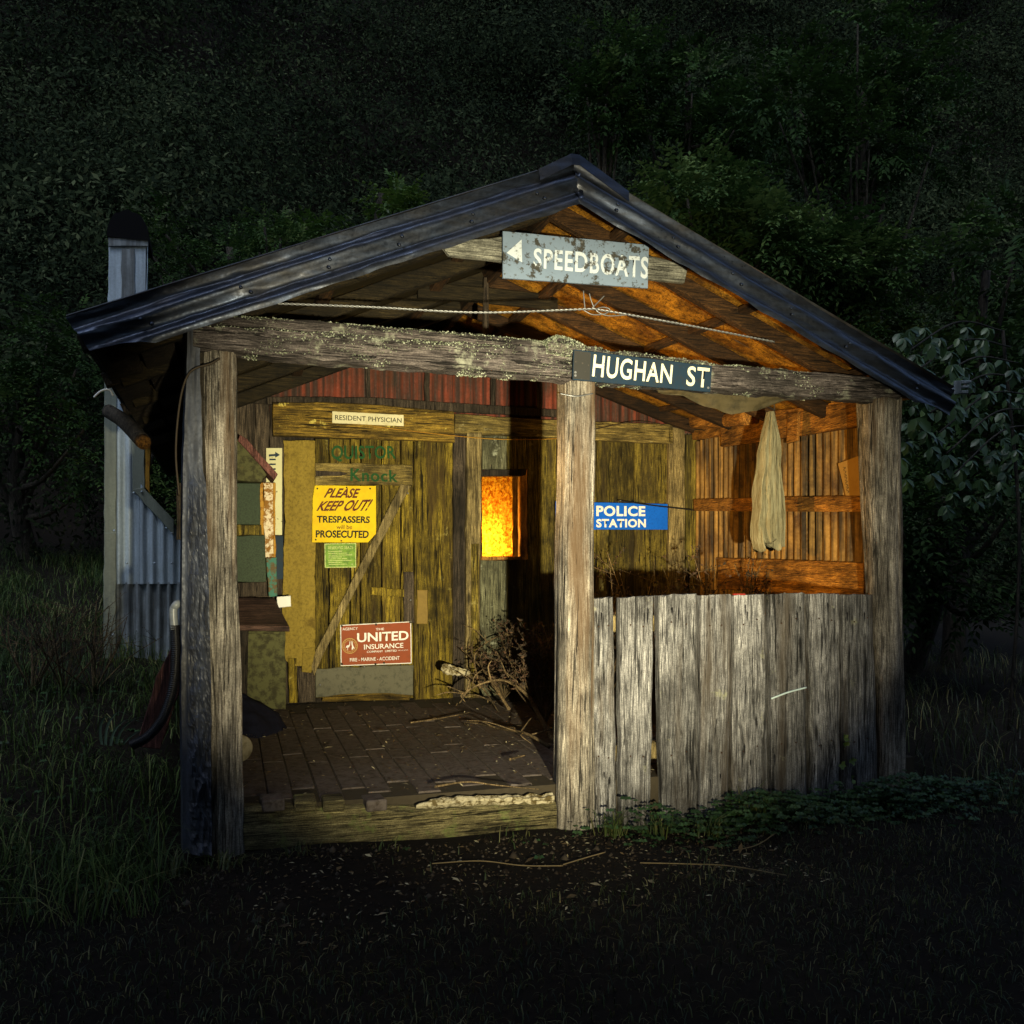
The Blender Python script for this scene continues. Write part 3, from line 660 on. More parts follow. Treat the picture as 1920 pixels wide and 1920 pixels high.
corrugated('iron_sheet', a, (1, 0, 0), (0, 0, 1), wd_, 1, M['galv'], chim, pitch=.068, amp=.011, top=lambda s: (top_l+(top_r-top_l)*s/wd_)-a.z)
a = cpt(216, 1245, -.004); corrugated('iron_sheet', a, (1, 0, 0), (0, 0, 1), cpt(352, 1245).x-a.x, cpt(230, 1092).z-a.z, M['galvold'], chim, pitch=.068, amp=.013)
slab('flue_panel', [cpt(247, 800, -.025), cpt(271, 828, -.025), cpt(271, 925, -.025), cpt(248, 925, -.025)], .004, M['flash'], chim)
slab('shoulder_flashing', [cpt(248, 918, -.045), cpt(268, 914, -.045), cpt(326, 974, -.045), cpt(326, 1004, -.045)], .006, M['flash'], chim)
slab('lamplit_strip', [cpt(273, 822, -.02), cpt(282, 826, -.02), cpt(281, 924, -.02), cpt(272, 914, -.02)], .02, M['goldedge'], chim)  # orange lamplight on the flue edge, put into the strip's colour
for x, y in ((251, 924), (266, 922), (312, 990), (322, 1000), (238, 1056), (290, 1056), (322, 1056), (212, 1190), (214, 995)):
    p = cpt(x, y, -.052); tube('rivet', [p, p+Vector((0, -.008, 0))], [.009, .005], M['galv'], chim, 8)
# --- porch floor of end-laid pavers and front sill
def fz(y): return .20+.034*y
floor = empty('porch_floor', hut)
pv = []
for v in range(4):
    w_, l_, h_ = .103, .66, .05; bm = bmesh.new()
    bmesh.ops.create_cube(bm, size=1); bmesh.ops.scale(bm, vec=(w_, l_, h_), verts=bm.verts)
    bmesh.ops.bevel(bm, geom=[e for e in bm.edges], offset=.004, segments=1, affect='EDGES')
    for q in bm.verts: q.co += Vector((random.gauss(0, .0012), random.gauss(0, .002), random.gauss(0, .0012)))
    me = bpy.data.meshes.new('paver'); bm.to_mesh(me); bm.free(); me.materials.append(M['paver']); pv.append(me)
for i in range(24):
    for j in range(4):
        x = .02+.107*i; y = .10+.666*j+(0, .3, .12, .42)[i % 4]*.5
        if y > BY-.36: continue
        o = link(bpy.data.objects.new('paver', random.choice(pv)), floor)
        o.location = (x, y+.25, fz(y)-.03+random.gauss(0, .0012)); o.rotation_euler = (R(1.95)+random.gauss(0, .002), random.gauss(0, .008), random.gauss(0, .004))
mesh_obj('floor_bed', [(-.12, .0, fz(0)-.02), (3.5, .0, fz(0)-.02), (3.5, BY, fz(BY)-.02), (-.12, BY, fz(BY)-.02), (-.12, .0, -.1), (3.5, .0, -.1)], [[0, 1, 2, 3], [4, 5, 1, 0]], M['joint'], floor)
o = hewn('front_sill', [(450, 1513, 1604), (600, 1514, 1596), (760, 1512, 1590), (900, 1508, 1584), (1044, 1504, 1574)], -.045, .11, M['sill'], hut, 31, .012); o['label'] = 'mossy timber sill along the porch floor'
for px, w_ in ((510, 34), (572, 34), (625, 32), (702, 28)):
    a = on_y(px, 1505, -.02); bm = bmesh.new(); bmesh.ops.create_cube(bm, size=1); bmesh.ops.scale(bm, vec=(.09, .12, .05), verts=bm.verts)
    bmesh.ops.bevel(bm, geom=list(bm.edges), offset=.006, segments=1, affect='EDGES')
    me = bpy.data.meshes.new('edge_block'); bm.to_mesh(me); bm.free(); me.materials.append(M['paver'] if px not in (572, 625) else M['sill'])
    o = link(bpy.data.objects.new('edge_block', me), floor); o.location = (a.x, .0, a.z-.005); o.rotation_euler = (0, 0, random.gauss(0, .08))
P = spline([on_y(780, 1512, -.065), on_y(850, 1504, -.07), on_y(930, 1500, -.07), on_y(1036, 1497, -.06)], 10)
V, F = tube_vf(P, [.007+.013*min(1, i/6)*(1+.7*nz(i*.7, 4)) for i in range(len(P))], 12, .5, 3); 
for v in V: v += Vector((0, .010*nz(v.x*40, v.z*40), .010*nz(v.x*36+7, v.z*50)))
o = mesh_obj('split_timber', V, F, M['pale'], None); tag(o, 'pale crumbling strip of split timber lying along the porch sill', 'timber')

# ------------------------------------------------------------------ low paling wall between middle and corner post
pal = empty('paling_fence', None, 'low front wall of nine upright grey split palings beside the porch opening', 'fence')
PAL = [  # top-left, top-right, bottom-right, bottom-left in photo pixels
    ((1109, 1124), (1152, 1119), (1160, 1552), (1104, 1558)), ((1161, 1121), (1229, 1117), (1222, 1548), (1163, 1552)),
    ((1233, 1117), (1309, 1113), (1309, 1540), (1240, 1546)), ((1312, 1117), (1374, 1115), (1368, 1532), (1312, 1538)),
    ((1375, 1117), (1437, 1114), (1444, 1528), (1370, 1530)), ((1441, 1115), (1512, 1112), (1517, 1518), (1446, 1526)),
    ((1514, 1114), (1578, 1113), (1577, 1510), (1519, 1518)), ((1579, 1115), (1640, 1115), (1650, 1500), (1582, 1510))]
for i, q in enumerate(PAL):
    k = random.uniform(-1, 1)*3; tl, tr_, br, bl = q
    w_ = lambda a, b, t: (a[0]+(b[0]-a[0])*t, a[1]+(b[1]-a[1])*t)
    L = [w_(tl, bl, t) for t in np.linspace(0, 1, 9)]; Rr = [w_(tr_, br, t) for t in np.linspace(0, 1, 9)]
    L = [(x+2.4*nz(i*3.1, t*1.1), y) for t, (x, y) in enumerate(L)]; Rr = [(x+2.4*nz(i*5.7+20, t*1.1), y) for t, (x, y) in enumerate(Rr)]
    mid = [((L[0][0]*(1-t)+Rr[0][0]*t), (L[0][1]*(1-t)+Rr[0][1]*t)-1.5*abs(nz(i*7, t*3))) for t in (.33, .66)]
    yy = -.03-.014*(i % 2)-random.uniform(0, .014); NU, NV = 22, 46; V, F = [], []
    for r_ in range(NV+1):
        t = r_/NV; k8 = t*8; a8 = min(7, int(k8)); f8 = k8-a8
        xl = L[a8][0]*(1-f8)+L[a8+1][0]*f8+2.5; xr = Rr[a8][0]*(1-f8)+Rr[a8+1][0]*f8-2.5; yl = L[a8][1]*(1-f8)+L[a8+1][1]*f8; yr = Rr[a8][1]*(1-f8)+Rr[a8+1][1]*f8
        for c_ in range(NU+1):
            u = c_/NU; edge_ = min(u, 1-u); p = on_y(xl+(xr-xl)*u, yl+(yr-yl)*u-(3.5*nz(i*7+2, u*4)+2.5*nz(i*3+5, u*13) if r_ == 0 else 0), yy)
            if t > .93: p.z = min(p.z, .06)-.16*(t-.93)/.07
            p.y += .010*math.exp(-edge_*16)+.0055*nz(u*9+i*11, t*2.2)+.004*nz(u*26+i*5, t*3.5, 3)+.006*nz(u*2+i, t*6+3)-.004
            V.append(p)
    n0 = len(V)
    for r_ in range(NV+1):
        for q in (V[r_*(NU+1)], V[r_*(NU+1)+NU]): V.append(q+Vector((0, .045, 0)))
    for r_ in range(NV):
        for c_ in range(NU): a_ = r_*(NU+1)+c_; F.append([a_, a_+NU+1, a_+NU+2, a_+1])
        F.append([n0+2*r_, n0+2*r_+2, (r_+1)*(NU+1), r_*(NU+1)]); F.append([r_*(NU+1)+NU, (r_+1)*(NU+1)+NU, n0+2*r_+3, n0+2*r_+1])
        F.append([n0+2*r_+1, n0+2*r_+3, n0+2*r_+2, n0+2*r_])
    F.append([n0]+list(range(0, NU+1))+[n0+1])
    o = mesh_obj('paling', V, F, M['silver'], pal)
    for zz in (.92, .30):
        for u in (.3, .7):
            p = V[int(u*NU)].lerp(V[NV*(NU+1)+int(u*NU)], .5); p = Vector((p.x, yy-.009, zz+random.uniform(-.015, .015))); tube('nail', [p, p+Vector((0, -.003, 0))], [.0045, .0035], M['rustnail'], o, 7)
    for k in range(random.randint(2, 4)):
        u = random.uniform(.15, .85); low = random.random() < .3; t0 = random.uniform(.66, .82) if low else random.uniform(.03, .08); ln = random.uniform(10, 34)
        x = tl[0]+(tr_[0]-tl[0])*u; yv = tl[1]+(bl[1]-tl[1])*t0
        mesh_obj('split', [on_y(x+dx, yv+dy, yy-.011) for dx, dy in ((0, 0), (1.2, ln*.15), (.9, ln*.6), (.3, ln), (-.6, ln*.6), (-.9, ln*.15))], [[0, 1, 2, 3, 4, 5]], M['soot'], o)
for zz in (.92, .30):
    bar('paling_rail', (1.60, .045, zz), (3.36, .045, zz), .05, .08, M['wallpale'], pal)
o = slab('paling_cap_chip', [on_y(*p, -.04) for p in ((1376, 1113), (1398, 1113), (1398, 1116), (1376, 1116))], .012, plain('red_chip', (.35, .03, .02)), None); o.name = 'red_chip'
tag(o, 'tiny red chip lying on top of the palings', 'chip')
P = spline([on_y(1446, 1310, -.062), on_y(1478, 1298, -.07), on_y(1512, 1289, -.062)], 8)
tag(tube('string', P, .0045, plain('blue_string', (.5, .62, .62)), None, 6), 'short pale blue string caught between two palings', 'string')

# ------------------------------------------------------------------ lettering and signs
def text_data(s, bold=0., shear=0., space=1.):
    cu = bpy.data.curves.new('t', 'FONT'); cu.body = s; cu.offset = bold; cu.shear = shear; cu.space_character = space; cu.resolution_u = 4
    o = bpy.data.objects.new('t', cu); col.objects.link(o); dg = bpy.context.evaluated_depsgraph_get()
    me = bpy.data.meshes.new_from_object(o.evaluated_get(dg)); bpy.data.objects.remove(o); bpy.data.curves.remove(cu)
    return me
def letters(s, quad, y, m, parent, bold=0., shear=0., space=1., name='lettering', lift=.0022):
    """text stretched on to a quad (TL, TR, BR, BL in photo pixels) on the plane y"""
    me = text_data(s, bold, shear, space); n = len(me.vertices); co = np.zeros(n*3); me.vertices.foreach_get('co', co); co = co.reshape(-1, 3)
    mn, mx_ = co.min(0), co.max(0); uv = (co-mn)/np.maximum(mx_-mn, 1e-6)
    q = [np.array(on_y(a, b, y-lift)) for a, b in quad]
    u, v = uv[:, :1], uv[:, 1:2]
    out = (q[3]*(1-u)+q[2]*u)*(1-v)+(q[0]*(1-u)+q[1]*u)*v
    me.vertices.foreach_set('co', out.ravel()); me.materials.clear(); me.materials.append(m); me.name = name; me.update()
    return link(bpy.data.objects.new(name, me), parent)
def sub(quad, u0, u1, v0, v1):
    """a part of a quad: u 0..1 left to right, v 0..1 top to bottom"""
    tl, tr_, br, bl = [np.array(p, float) for p in quad]
    f = lambda u, v: tuple((tl*(1-u)+tr_*u)*(1-v)+(bl*(1-u)+br*u)*v)
    return [f(u0, v0), f(u1, v0), f(u1, v1), f(u0, v1)]
def sign(name, quad, y, m, label, cat='sign', th=.006, poly=None):
    s = empty(name, None, label, cat); slab('panel', [on_y(a, b, y) for a, b in (poly or quad)], th, m, s, e=.0015, jit=.0004, step=.05); return s
def disc(name, c, r, y, m, parent, r_in=0, lift=.0022, n=28):
    P = []; V = []
    for k in range(n):
        a = 2*math.pi*k/n; V.append(on_y(c[0]+r*math.cos(a), c[1]+r*math.sin(a), y-lift))
    if r_in:
        for k in range(n):
            a = 2*math.pi*k/n; V.append(on_y(c[0]+r_in*math.cos(a), c[1]+r_in*math.sin(a), y-lift))
        F = [[k, (k+1) % n, n+(k+1) % n, n+k] for k in range(n)]
    else: F = [list(range(n))]
    return mesh_obj(name, V, F, m, parent)
def flat(name, pts, y, m, parent, lift=.0022):
    return mesh_obj(name, [on_y(a, b, y-lift) for a, b in pts], [list(range(len(pts)))], m, parent)
# painted words on the door itself
letters('QUISTOR', [(622, 835), (741, 836), (743, 864), (621, 866)], BY-.034, M['greenpaint'], door, .02, 0, 1.05, 'painted_word')
letters('Knock', [(657, 878), (745, 882), (746, 904), (657, 902)], BY-.062, M['greenpaint'], door, .02, 0, 1.1, 'painted_word', .0055)
# name board on the lintel
q = [(623, 771), (757, 778), (757, 799), (623, 793)]; y = BY-.082
s = sign('name_plate', q, y, M['cream'], 'small cream name plate reading RESIDENT PHYSICIAN on the lintel')
letters('RESIDENT PHYSICIAN', sub(q, .04, .97, .30, .72), y, M['blackprint'], s, .006)
# yellow keep-out sign
q = [(590, 910), (705, 911), (705, 1017), (585, 1018)]; y = BY-.072
s = sign('warning_sign', q, y, M['yellow'], 'bright yellow keep-out sign nailed to the door', poly=[(590, 910), (705, 911), (705, 1001), (690, 1017), (585, 1017), (586, 935)])
letters('PLEASE', [(614, 915), (676, 916), (672, 934), (607, 933)], y, M['brownprint'], s, .03, .22)
letters('KEEP OUT!', [(600, 940), (700, 936), (690, 958), (593, 958)], y, M['brownprint'], s, .03, .25)
letters('TRESPASSERS', [(594, 967), (694, 968), (693, 981), (594, 980)], y, M['blackprint'], s, .032)
letters('will be', [(631, 984), (660, 984), (660, 992), (631, 992)], y, M['brownprint'], s, .004)
letters('PROSECUTED', [(592, 994), (692, 995), (691, 1009), (592, 1008)], y, M['blackprint'], s, .032)
for c in ((595, 916), (694, 916), (592, 1012), (650, 914), (640, 1014)): disc('nail', c, 1.6, y, M['blackprint'], s)
# green plate
q = [(608, 1019), (668, 1018), (668, 1064), (609, 1065)]; y = BY-.048
s = sign('ticket_plate', q, y, M['palegreen'], 'small worn green plate with rounded pale border under the yellow sign')
flat('green_field', sub(q, .03, .97, .04, .96), y, M['green'], s, .0012)
letters('RESERVED SEATS', sub(q, .12, .90, .12, .24), y, M['palegreen'], s, .008)
for k in range(8): flat('text_line', sub(q, .12, .55+.32*((k*7) % 3)/2, .32+k*.075, .345+k*.075), y, M['palegreen'], s, .002)
# red insurance enamel
q = [(638, 1172), (771, 1165), (772, 1244), (639, 1249)]; y = BY-.062
s = sign('enamel_sign', q, y, M['white'], 'rust-red enamel insurance sign with white lettering low on the door')
flat('red_field', sub(q, .012, .988, .02, .98), y, M['rust_red'], s, .0012)
for txt, a, bo in (('AGENCY', (.03, .245, .07, .135), .004), ('THE', (.50, .615, .12, .175), .006), ('UNITED', (.235, .96, .22, .44), .022), ('INSURANCE', (.33, .885, .50, .62), .01),
                   ('COMPANY  LIMITED', (.37, .79, .655, .705), .006), ('INC IN N.S.W.', (.81, .955, .665, .69), 0), ('FIRE - MARINE - ACCIDENT', (.13, .83, .815, .90), .008)):
    letters(txt, sub(q, *a), y, M['white'], s, bo, lift=.0026)
cx, cy = 656, 1211
em = empty('emblem', s); disc('ring', (cx, cy), 14.5, y, M['gold'], em, 13.6, .0026); disc('ring', (cx, cy), 10.6, y, M['gold'], em, 10.0, .0026)
for k in range(22):
    a = 2*math.pi*k/22; disc('ring_mark', (cx+12.1*math.cos(a), cy+12.1*math.sin(a)), .75, y, M['gold'], em, 0, .0026, 6)
flat('bird', [(cx-8, cy+3), (cx-5, cy-1), (cx-1, cy-2), (cx-.5, cy-8), (cx+1, cy-9), (cx+.5, cy-2), (cx-1, cy+2), (cx-4, cy+3.5), (cx-3.6, cy+8), (cx-4.4, cy+8), (cx-5, cy+3.4)], y, M['white'], em, .0028)
flat('animal', [(cx+3, cy-8), (cx+4, cy-9), (cx+5, cy-7), (cx+5.5, cy-2), (cx+8, cy+3), (cx+9, cy+6), (cx+6.5, cy+4), (cx+5.5, cy+7), (cx+3, cy+7), (cx+4, cy+1), (cx+3, cy-3)], y, M['white'], em, .0028)
for c in ((641, 1174), (705, 1171), (769, 1167), (720, 1243), (704, 1245), (641, 1245)): disc('nail_hole', c, 2.1, y, M['blackprint'], s, 0, .003, 10)
# blue police sign
q = [(1042, 940), (1252, 945), (1252, 993), (1042, 993)]; y = BY-.075
s = sign('office_sign', q, y, M['blue'], 'blue enamel sign with white lettering on the back wall behind the middle post')
letters('POLICE', [(1118, 948), (1210, 949), (1210, 968), (1118, 968)], y, M['white'], s, .036, 0, 1.08)
letters('STATION', [(1118, 973), (1211, 973), (1211, 989), (1118, 989)], y, M['white'], s, .036, 0, 1.08)
disc('roundel', (1093, 968), 19, y, M['white'], s)
# street sign on the beam
q = [(1076, 655), (1335, 686), (1332, 735), (1074, 712)]; y = -.128
s = sign('street_sign', q, y, M['navy'], 'navy street sign reading HUGHAN ST nailed to the lichened beam', th=.01)
letters('HUGHAN', [(1114, 664), (1262, 684), (1259, 720), (1110, 706)], y, M['creamprint'], s, .016, 0, 1.08)
letters('ST', [(1290, 686), (1331, 690), (1328, 728), (1286, 723)], y, M['creamprint'], s, .016, 0, 1.1)
for c in ((1079, 698), (1079, 704), (1328, 727)): disc('nail', c, 2.2, y, M['wire'], s)
flat('worn_end', [(1077, 657), (1108, 661), (1106, 713), (1075, 710)], y, paint('worn_sign_end', (.035, .035, .033), (.10, .085, .07), .6, 40), s, .0012)
# boat sign on the collar board
q = [(943, 433), (1217, 459), (1215, 540), (943, 521)]; y = -.012
s = sign('direction_sign', q, y, M['signgrey'], 'lichen-spotted grey arrow sign reading SPEEDBOATS high in the gable', th=.012)
letters('SPEEDBOATS', [(1001, 465), (1216, 482), (1215, 523), (1000, 502)], y, M['signwhite'], s, .022, 0, 1.12)
flat('arrow', [(950, 474), (978, 449), (979, 492)], y, M['signwhite'], s)
for c in ((1038, 448), (1091, 454), (1205, 533)): disc('nail', c, 2.2, y, M['wire'], s)
# white slotted bit of sign beyond the right eave
a = Vector((3.62, .05, 0))
s = empty('sign_fragment', None, 'small white slotted metal tab poking out past the right eave', 'tab')
for pts in ([(1791, 714), (1803, 713), (1803, 738), (1791, 739)], [(1803, 713), (1822, 713), (1822, 718), (1803, 720)], [(1803, 723), (1818, 722), (1818, 727), (1803, 728)], [(1803, 732), (1816, 731), (1816, 738), (1803, 738)]):
    slab('tab', [on_y(p[0], p[1], -.12) for p in pts], .01, M['galvold'], s, jit=.0003)
bar('tab_bracket', on_y(1797, 728, -.10), (3.45, -.08, zr(3.45)-.04), .02, .012, M['wire'], s)
# left-side notices inside the porch
y = BY-.02
s = sign('paper_notice', None, y, M['notice'], 'tall narrow cream notice with a dark arrow beside the felt jamb', 'notice', .004, [(499, 840), (529, 840), (529, 1003), (499, 1003)])
flat('arrow', [(504, 852), (516, 851), (516, 847), (525, 853), (516, 858), (516, 855), (504, 856)], y, M['navy'], s)
for k in range(3): flat('text_line', [(505, 860+k*9), (517, 860+k*9), (517, 863+k*9), (505, 863+k*9)], y, M['navy'], s)
s = sign('dark_notice', None, y-.002, M['navy'], 'black notice scrap below the tall cream notice', 'notice', .004, [(516, 1005), (531, 1005), (531, 1086), (516, 1086)])
s = empty('ornament_strip', None, 'embossed white and gold metal strip beside the meat safe', 'strip')
y = BY-.11
board('strip_face', [(494, 905), (512, 905), (513, 1045), (496, 1045)], y, .006, M['goldstrip'], s, e=.001)
board('strip_edge', [(486, 905), (494, 905), (496, 1045), (489, 1045)], y-.004, .012, M['goldedge'], s)
board('strip_edge', [(512, 905), (517, 905), (517, 1045), (513, 1045)], y-.004, .012, M['goldedge'], s)
o = board('teal_board', [(499, 1046), (519, 1045), (520, 1118), (504, 1120)], y, .01, M['teal'], None); tag(o, 'flaking teal painted board below the embossed strip', 'board')

# ------------------------------------------------------------------ things standing in the porch
def boxpx(name, px, y, depth, m, parent, **k): return board(name, px, y, depth, m, parent, back=(0, 1, 0), **k)
y = BY-.34
s = empty('meat_safe', None, 'old mesh-fronted food safe with a sloping lid against the left porch wall', 'cabinet')
boxpx('mesh_panel', [(425, 905), (488, 906), (488, 984), (425, 984)], y+.1, .1, M['mesh'], s)
boxpx('mesh_panel', [(425, 1004), (497, 1004), (499, 1092), (425, 1092)], y+.1, .1, M['mesh'], s)
boxpx('safe_rail', [(425, 984), (490, 984), (491, 1004), (425, 1004)], y+.08, .12, M['wall'], s)
boxpx('safe_rail', [(425, 1092), (500, 1091), (502, 1118), (425, 1120)], y+.08, .12, M['darkwood'], s)
boxpx('hood_end', [(425, 828), (452, 822), (500, 890), (490, 903), (425, 900)], y+.02, .2, M['moss'], s)
boxpx('hood_lid', [(450, 815), (462, 822), (521, 889), (514, 900), (446, 826)], y-.01, .26, M['redplank'], s)
s = empty('desk', None, 'box desk with a dark sloping top and mossy front panel beside the left post', 'desk')
A, B_, C_, D_ = on_y(420, 1173, y-.25), on_y(543, 1175, y-.25), on_y(515, 1121, y+.18), on_y(420, 1120, y+.18)
slab('desk_top', [A, B_, C_, D_], .03, M['desk'], s, back=(0, 0, -1))
boxpx('front_panel', [(460, 1178), (535, 1180), (536, 1330), (460, 1330)], y-.2, .3, M['moss'], s)
boxpx('desk_post', [(425, 1176), (466, 1177), (464, 1330), (425, 1330)], y-.23, .06, M['darkwood'], s)
boxpx('panel_trim', [(466, 1180), (533, 1181), (533, 1190), (466, 1189)], y-.208, .02, M['moss'], s)
o = boxpx('paper_box', [(519, 1119), (545, 1117), (546, 1137), (520, 1140)], y+.12, .05, M['white'], None); tag(o, 'small white box on the back corner of the desk', 'box')
# dark cloth heap, log round
V, F = [], []; c = on_z(470, 1362, .26); n1, n2 = 16, 30
for i in range(n1+1):
    for j in range(n2):
        t = i/n1; a = 2*math.pi*j/n2; r = 1-t**2.2
        fold = 1+.12*math.sin(a*5+2)+.1*nz(a*2, t*3)
        V.append(c+Vector((math.cos(a)*.19*r*fold-.06*t, math.sin(a)*.22*r*fold+.1*t, -.03+.21*t*(1+.2*nz(a*1.5, t*4)))))
for i in range(n1):
    for j in range(n2): F.append([i*n2+j, i*n2+(j+1) % n2, (i+1)*n2+(j+1) % n2, (i+1)*n2+j])
tag(mesh_obj('dark_cloth', V, F, M['navycloth'], None, True), 'crumpled navy cloth heaped on the floor behind the left post', 'cloth')
a = on_z(448, 1432, .205); c = a+Vector((0, 0, .075))
lg = empty('log_round', None, 'round pale log end lying on the pavers by the left post', 'log')
tube('log', [c, c+Vector((-.03, .06, 0)), c+Vector((-.1, .26, 0))], [.073, .075, .075], M['bark'], lg, 20, True, .06, 6)
tube('sawn_end', [c+Vector((.003, -.006, 0)), c+Vector((0, .004, 0))], [.066, .071], M['logend'], lg, 20)
# --- hanging cloth
hang = empty('hanging_cloth', None, 'limp cream cloth hanging from a hook under the beam', 'cloth'); hy = .75
secs = [(772, 1440, 1449), (790, 1436, 1452), (820, 1430, 1458), (850, 1424, 1460), (875, 1424, 1458), (900, 1420, 1460), (930, 1418, 1462), (960, 1414, 1464), (985, 1412, 1465), (1005, 1413, 1465), (1022, 1418, 1463)]
V, F = [], []; K = 96; S = 50
for i in range(S+1):
    y = 772+(1022-772)*i/S; xl = np.interp(y, [q[0] for q in secs], [q[1] for q in secs]); xr = np.interp(y, [q[0] for q in secs], [q[2] for q in secs])
    t = i/S
    for k in range(K):
        a = 2*math.pi*k/K; f = .5+.5*math.cos(a)
        yy = y+(9*math.sin(f*9+1)+6*math.sin(f*21))*max(0, t-.86)/.14*.9
        p = on_y(xl+(xr-xl)*f, yy, hy)
        fold = .034*math.sin(f*30+1.5*t+nz(f*2.5, t*2)*2.5)*min(1, .35+t*1.5)+.014*math.sin(f*61+3*t)*min(1, t*2)+.008*nz(f*9, t*9)
        p.y += math.sin(a)*(.012+.03*t)+fold; V.append(p)
for i in range(S):
    for k in range(K): F.append([i*K+k, i*K+(k+1) % K, (i+1)*K+(k+1) % K, (i+1)*K+k])
F.append([S*K+k for k in range(K)])
mesh_obj('cloth', V, F, M['cloth'], hang, True)
tube('hook', spline([on_y(1445, 775, hy), on_y(1452, 768, hy), on_y(1450, 756, hy), on_y(1442, 752, hy), on_y(1440, 728, hy-.05)], 6), .004, M['darkwire'], hang, 6)
# tarp rag under the beam
V, F = [], []
top = [(1232, 726), (1280, 730), (1330, 734), (1380, 738), (1430, 742), (1470, 744), (1502, 746)]; bot = [(1234, 736), (1280, 744), (1330, 764), (1372, 777), (1420, 770), (1468, 752), (1502, 748)]
for i in range(37):
    x = i/6; k = min(5, int(x)); t = x-k
    a = on_y(*[top[k][q]*(1-t)+top[k+1][q]*t for q in (0, 1)], .06); b_ = on_y(*[bot[k][q]*(1-t)+bot[k+1][q]*t for q in (0, 1)], .10)
    for j in range(7):
        p = a.lerp(b_, j/6); p.y += .02*nz(i*.3, j*.5)+.012*math.sin(i*.8)*j/6; V.append(p)
for i in range(36):
    for j in range(6): F.append([i*7+j, i*7+7+j, i*7+8+j, i*7+1+j])
tag(mesh_obj('tarp_rag', V, F, M['tarp'], None, True), 'sagging olive rag of tarpaulin under the right half of the beam', 'tarp')
# card on the side wall with a line of handwriting
cdn = empty('card', None, 'brown card with a line of handwriting pinned to the rusty side wall', 'card')
slab('sheet', [rw(a, b, .03) for a, b in ((1571, 869), (1614, 853), (1614, 931), (1586, 931))], .004, M['card'], cdn, back=-wn_, e=.001, jit=.0004)
for k in range(8):
    yy = 876+k*6.2; xx = 1583+k*.9
    tube('pen_stroke', spline([rw(xx-2.2, yy, .033), rw(xx+2.4, yy+1+(k % 3), .033), rw(xx-1.6+(k % 2)*2, yy+4.5, .033)], 4), .0014, M['darkwire'], cdn, 4)

# ------------------------------------------------------------------ wires
def twisted(name, path, r, pitch, m, label):
    w = empty(name, None, label, 'wire'); P = spline(path, 60)
    for s_ in (0, math.pi):
        pts = []; L = 0
        for i, p in enumerate(P):
            if i: L += (p-P[i-1]).length
            a = 2*math.pi*L/pitch+s_; pts.append(p+Vector((0, math.cos(a)*r*.9, math.sin(a)*r*.9)))
        tube('strand', pts, r, m, w, 5)
    return w
tw = twisted('twisted_wire', [on_y(520, 569, -.10), on_y(700, 576, -.10), on_y(900, 586, -.10), on_y(1095, 580, -.10), on_y(1130, 582, -.10), on_y(1290, 610, -.10), on_y(1452, 641, -.10)], .0031, .045, M['wire'], 'twisted fencing wire strung across the gable above the beam')
for pts in ([(1097, 580), (1095, 560), (1094, 545)], [(1113, 575), (1108, 562), (1105, 550)], [(1110, 578), (1122, 566), (1133, 555)], [(1095, 582), (1112, 590), (1135, 588), (1143, 580), (1130, 576), (1118, 582), (1140, 592), (1178, 590)]):
    tube('loose_end', spline([on_y(a, b, -.104) for a, b in pts], 8), .0028, M['wire'], tw, 5)
def wire(pts, ys, r, m, label, name='wire'):
    o = tube(name, spline([on_y(a, b, yy) for (a, b), yy in zip(pts, ys)], 10), r, m, None, 5); return tag(o, label, 'wire')
wire([(700, 800), (860, 818), (950, 824), (1047, 822), (1110, 812)], [BY-.09]*5, .003, M['goldedge'], 'thin rust-orange wire sagging across the back wall above the window')
wire([(1110, 806), (1200, 790), (1290, 805), (1420, 806), (1500, 804), (1612, 796)], [BY-.1, BY-.1, BY-.1, 1.6, 1.0, .3], .003, M['darkwire'], 'thin dark wire sagging behind the hanging cloth')
wire([(1050, 738), (1080, 743), (1112, 738)], [-.078, -.098, -.078], .003, M['wire'], 'wire binding round the top of the middle post')
wire([(1160, 938), (1220, 947), (1290, 955), (1300, 957)], [BY-.085]*4, .006, M['hose'], 'short black cable crossing the top of the blue sign')
wire([(412, 672), (395, 682), (368, 690), (352, 704), (340, 740), (332, 800), (330, 860), (336, 930)], [-.09, -.1, -.11, -.10, -.08, -.06, -.05, -.05], .005, M['darkwire'], 'brown cable looping from the left post down the corner sheet')
wire([(176, 745), (190, 733), (205, 731), (212, 742)], [.9]*4, .005, M['white'], 'pale wire end curling out below the left eave')

# ------------------------------------------------------------------ waste pipe, hose and plank outside the corner
y = .0
pipe = empty('waste_pipe', None, 'grey elbow pipe feeding a ribbed black hose down the left corner', 'pipe')
tube('elbow', spline([on_y(342, 1132, y+.1), on_y(333, 1132, y), on_y(326, 1140, y), on_y(325, 1152, y), on_y(327, 1180, y)], 8), .0165, M['pvc'], pipe, 14)
P = spline([on_y(328, 1172, y), on_y(330, 1230, y), on_y(324, 1290, y-.02), on_y(306, 1345, y-.04), on_y(278, 1380, y-.06), on_y(246, 1398, y-.06)], 60)
tube('hose', P, [.019+.0028*math.sin(i*1.55) for i in range(len(P))], M['hose'], pipe, 12)
o = slab('leaning_plank', [on_y(a, b, .22) for a, b in ((329, 1196), (340, 1215), (336, 1300), (300, 1405), (255, 1400), (272, 1340), (292, 1270))], .03, M['redplank'], None); tag(o, 'dull red plank leaning on the corner behind the black hose', 'plank')

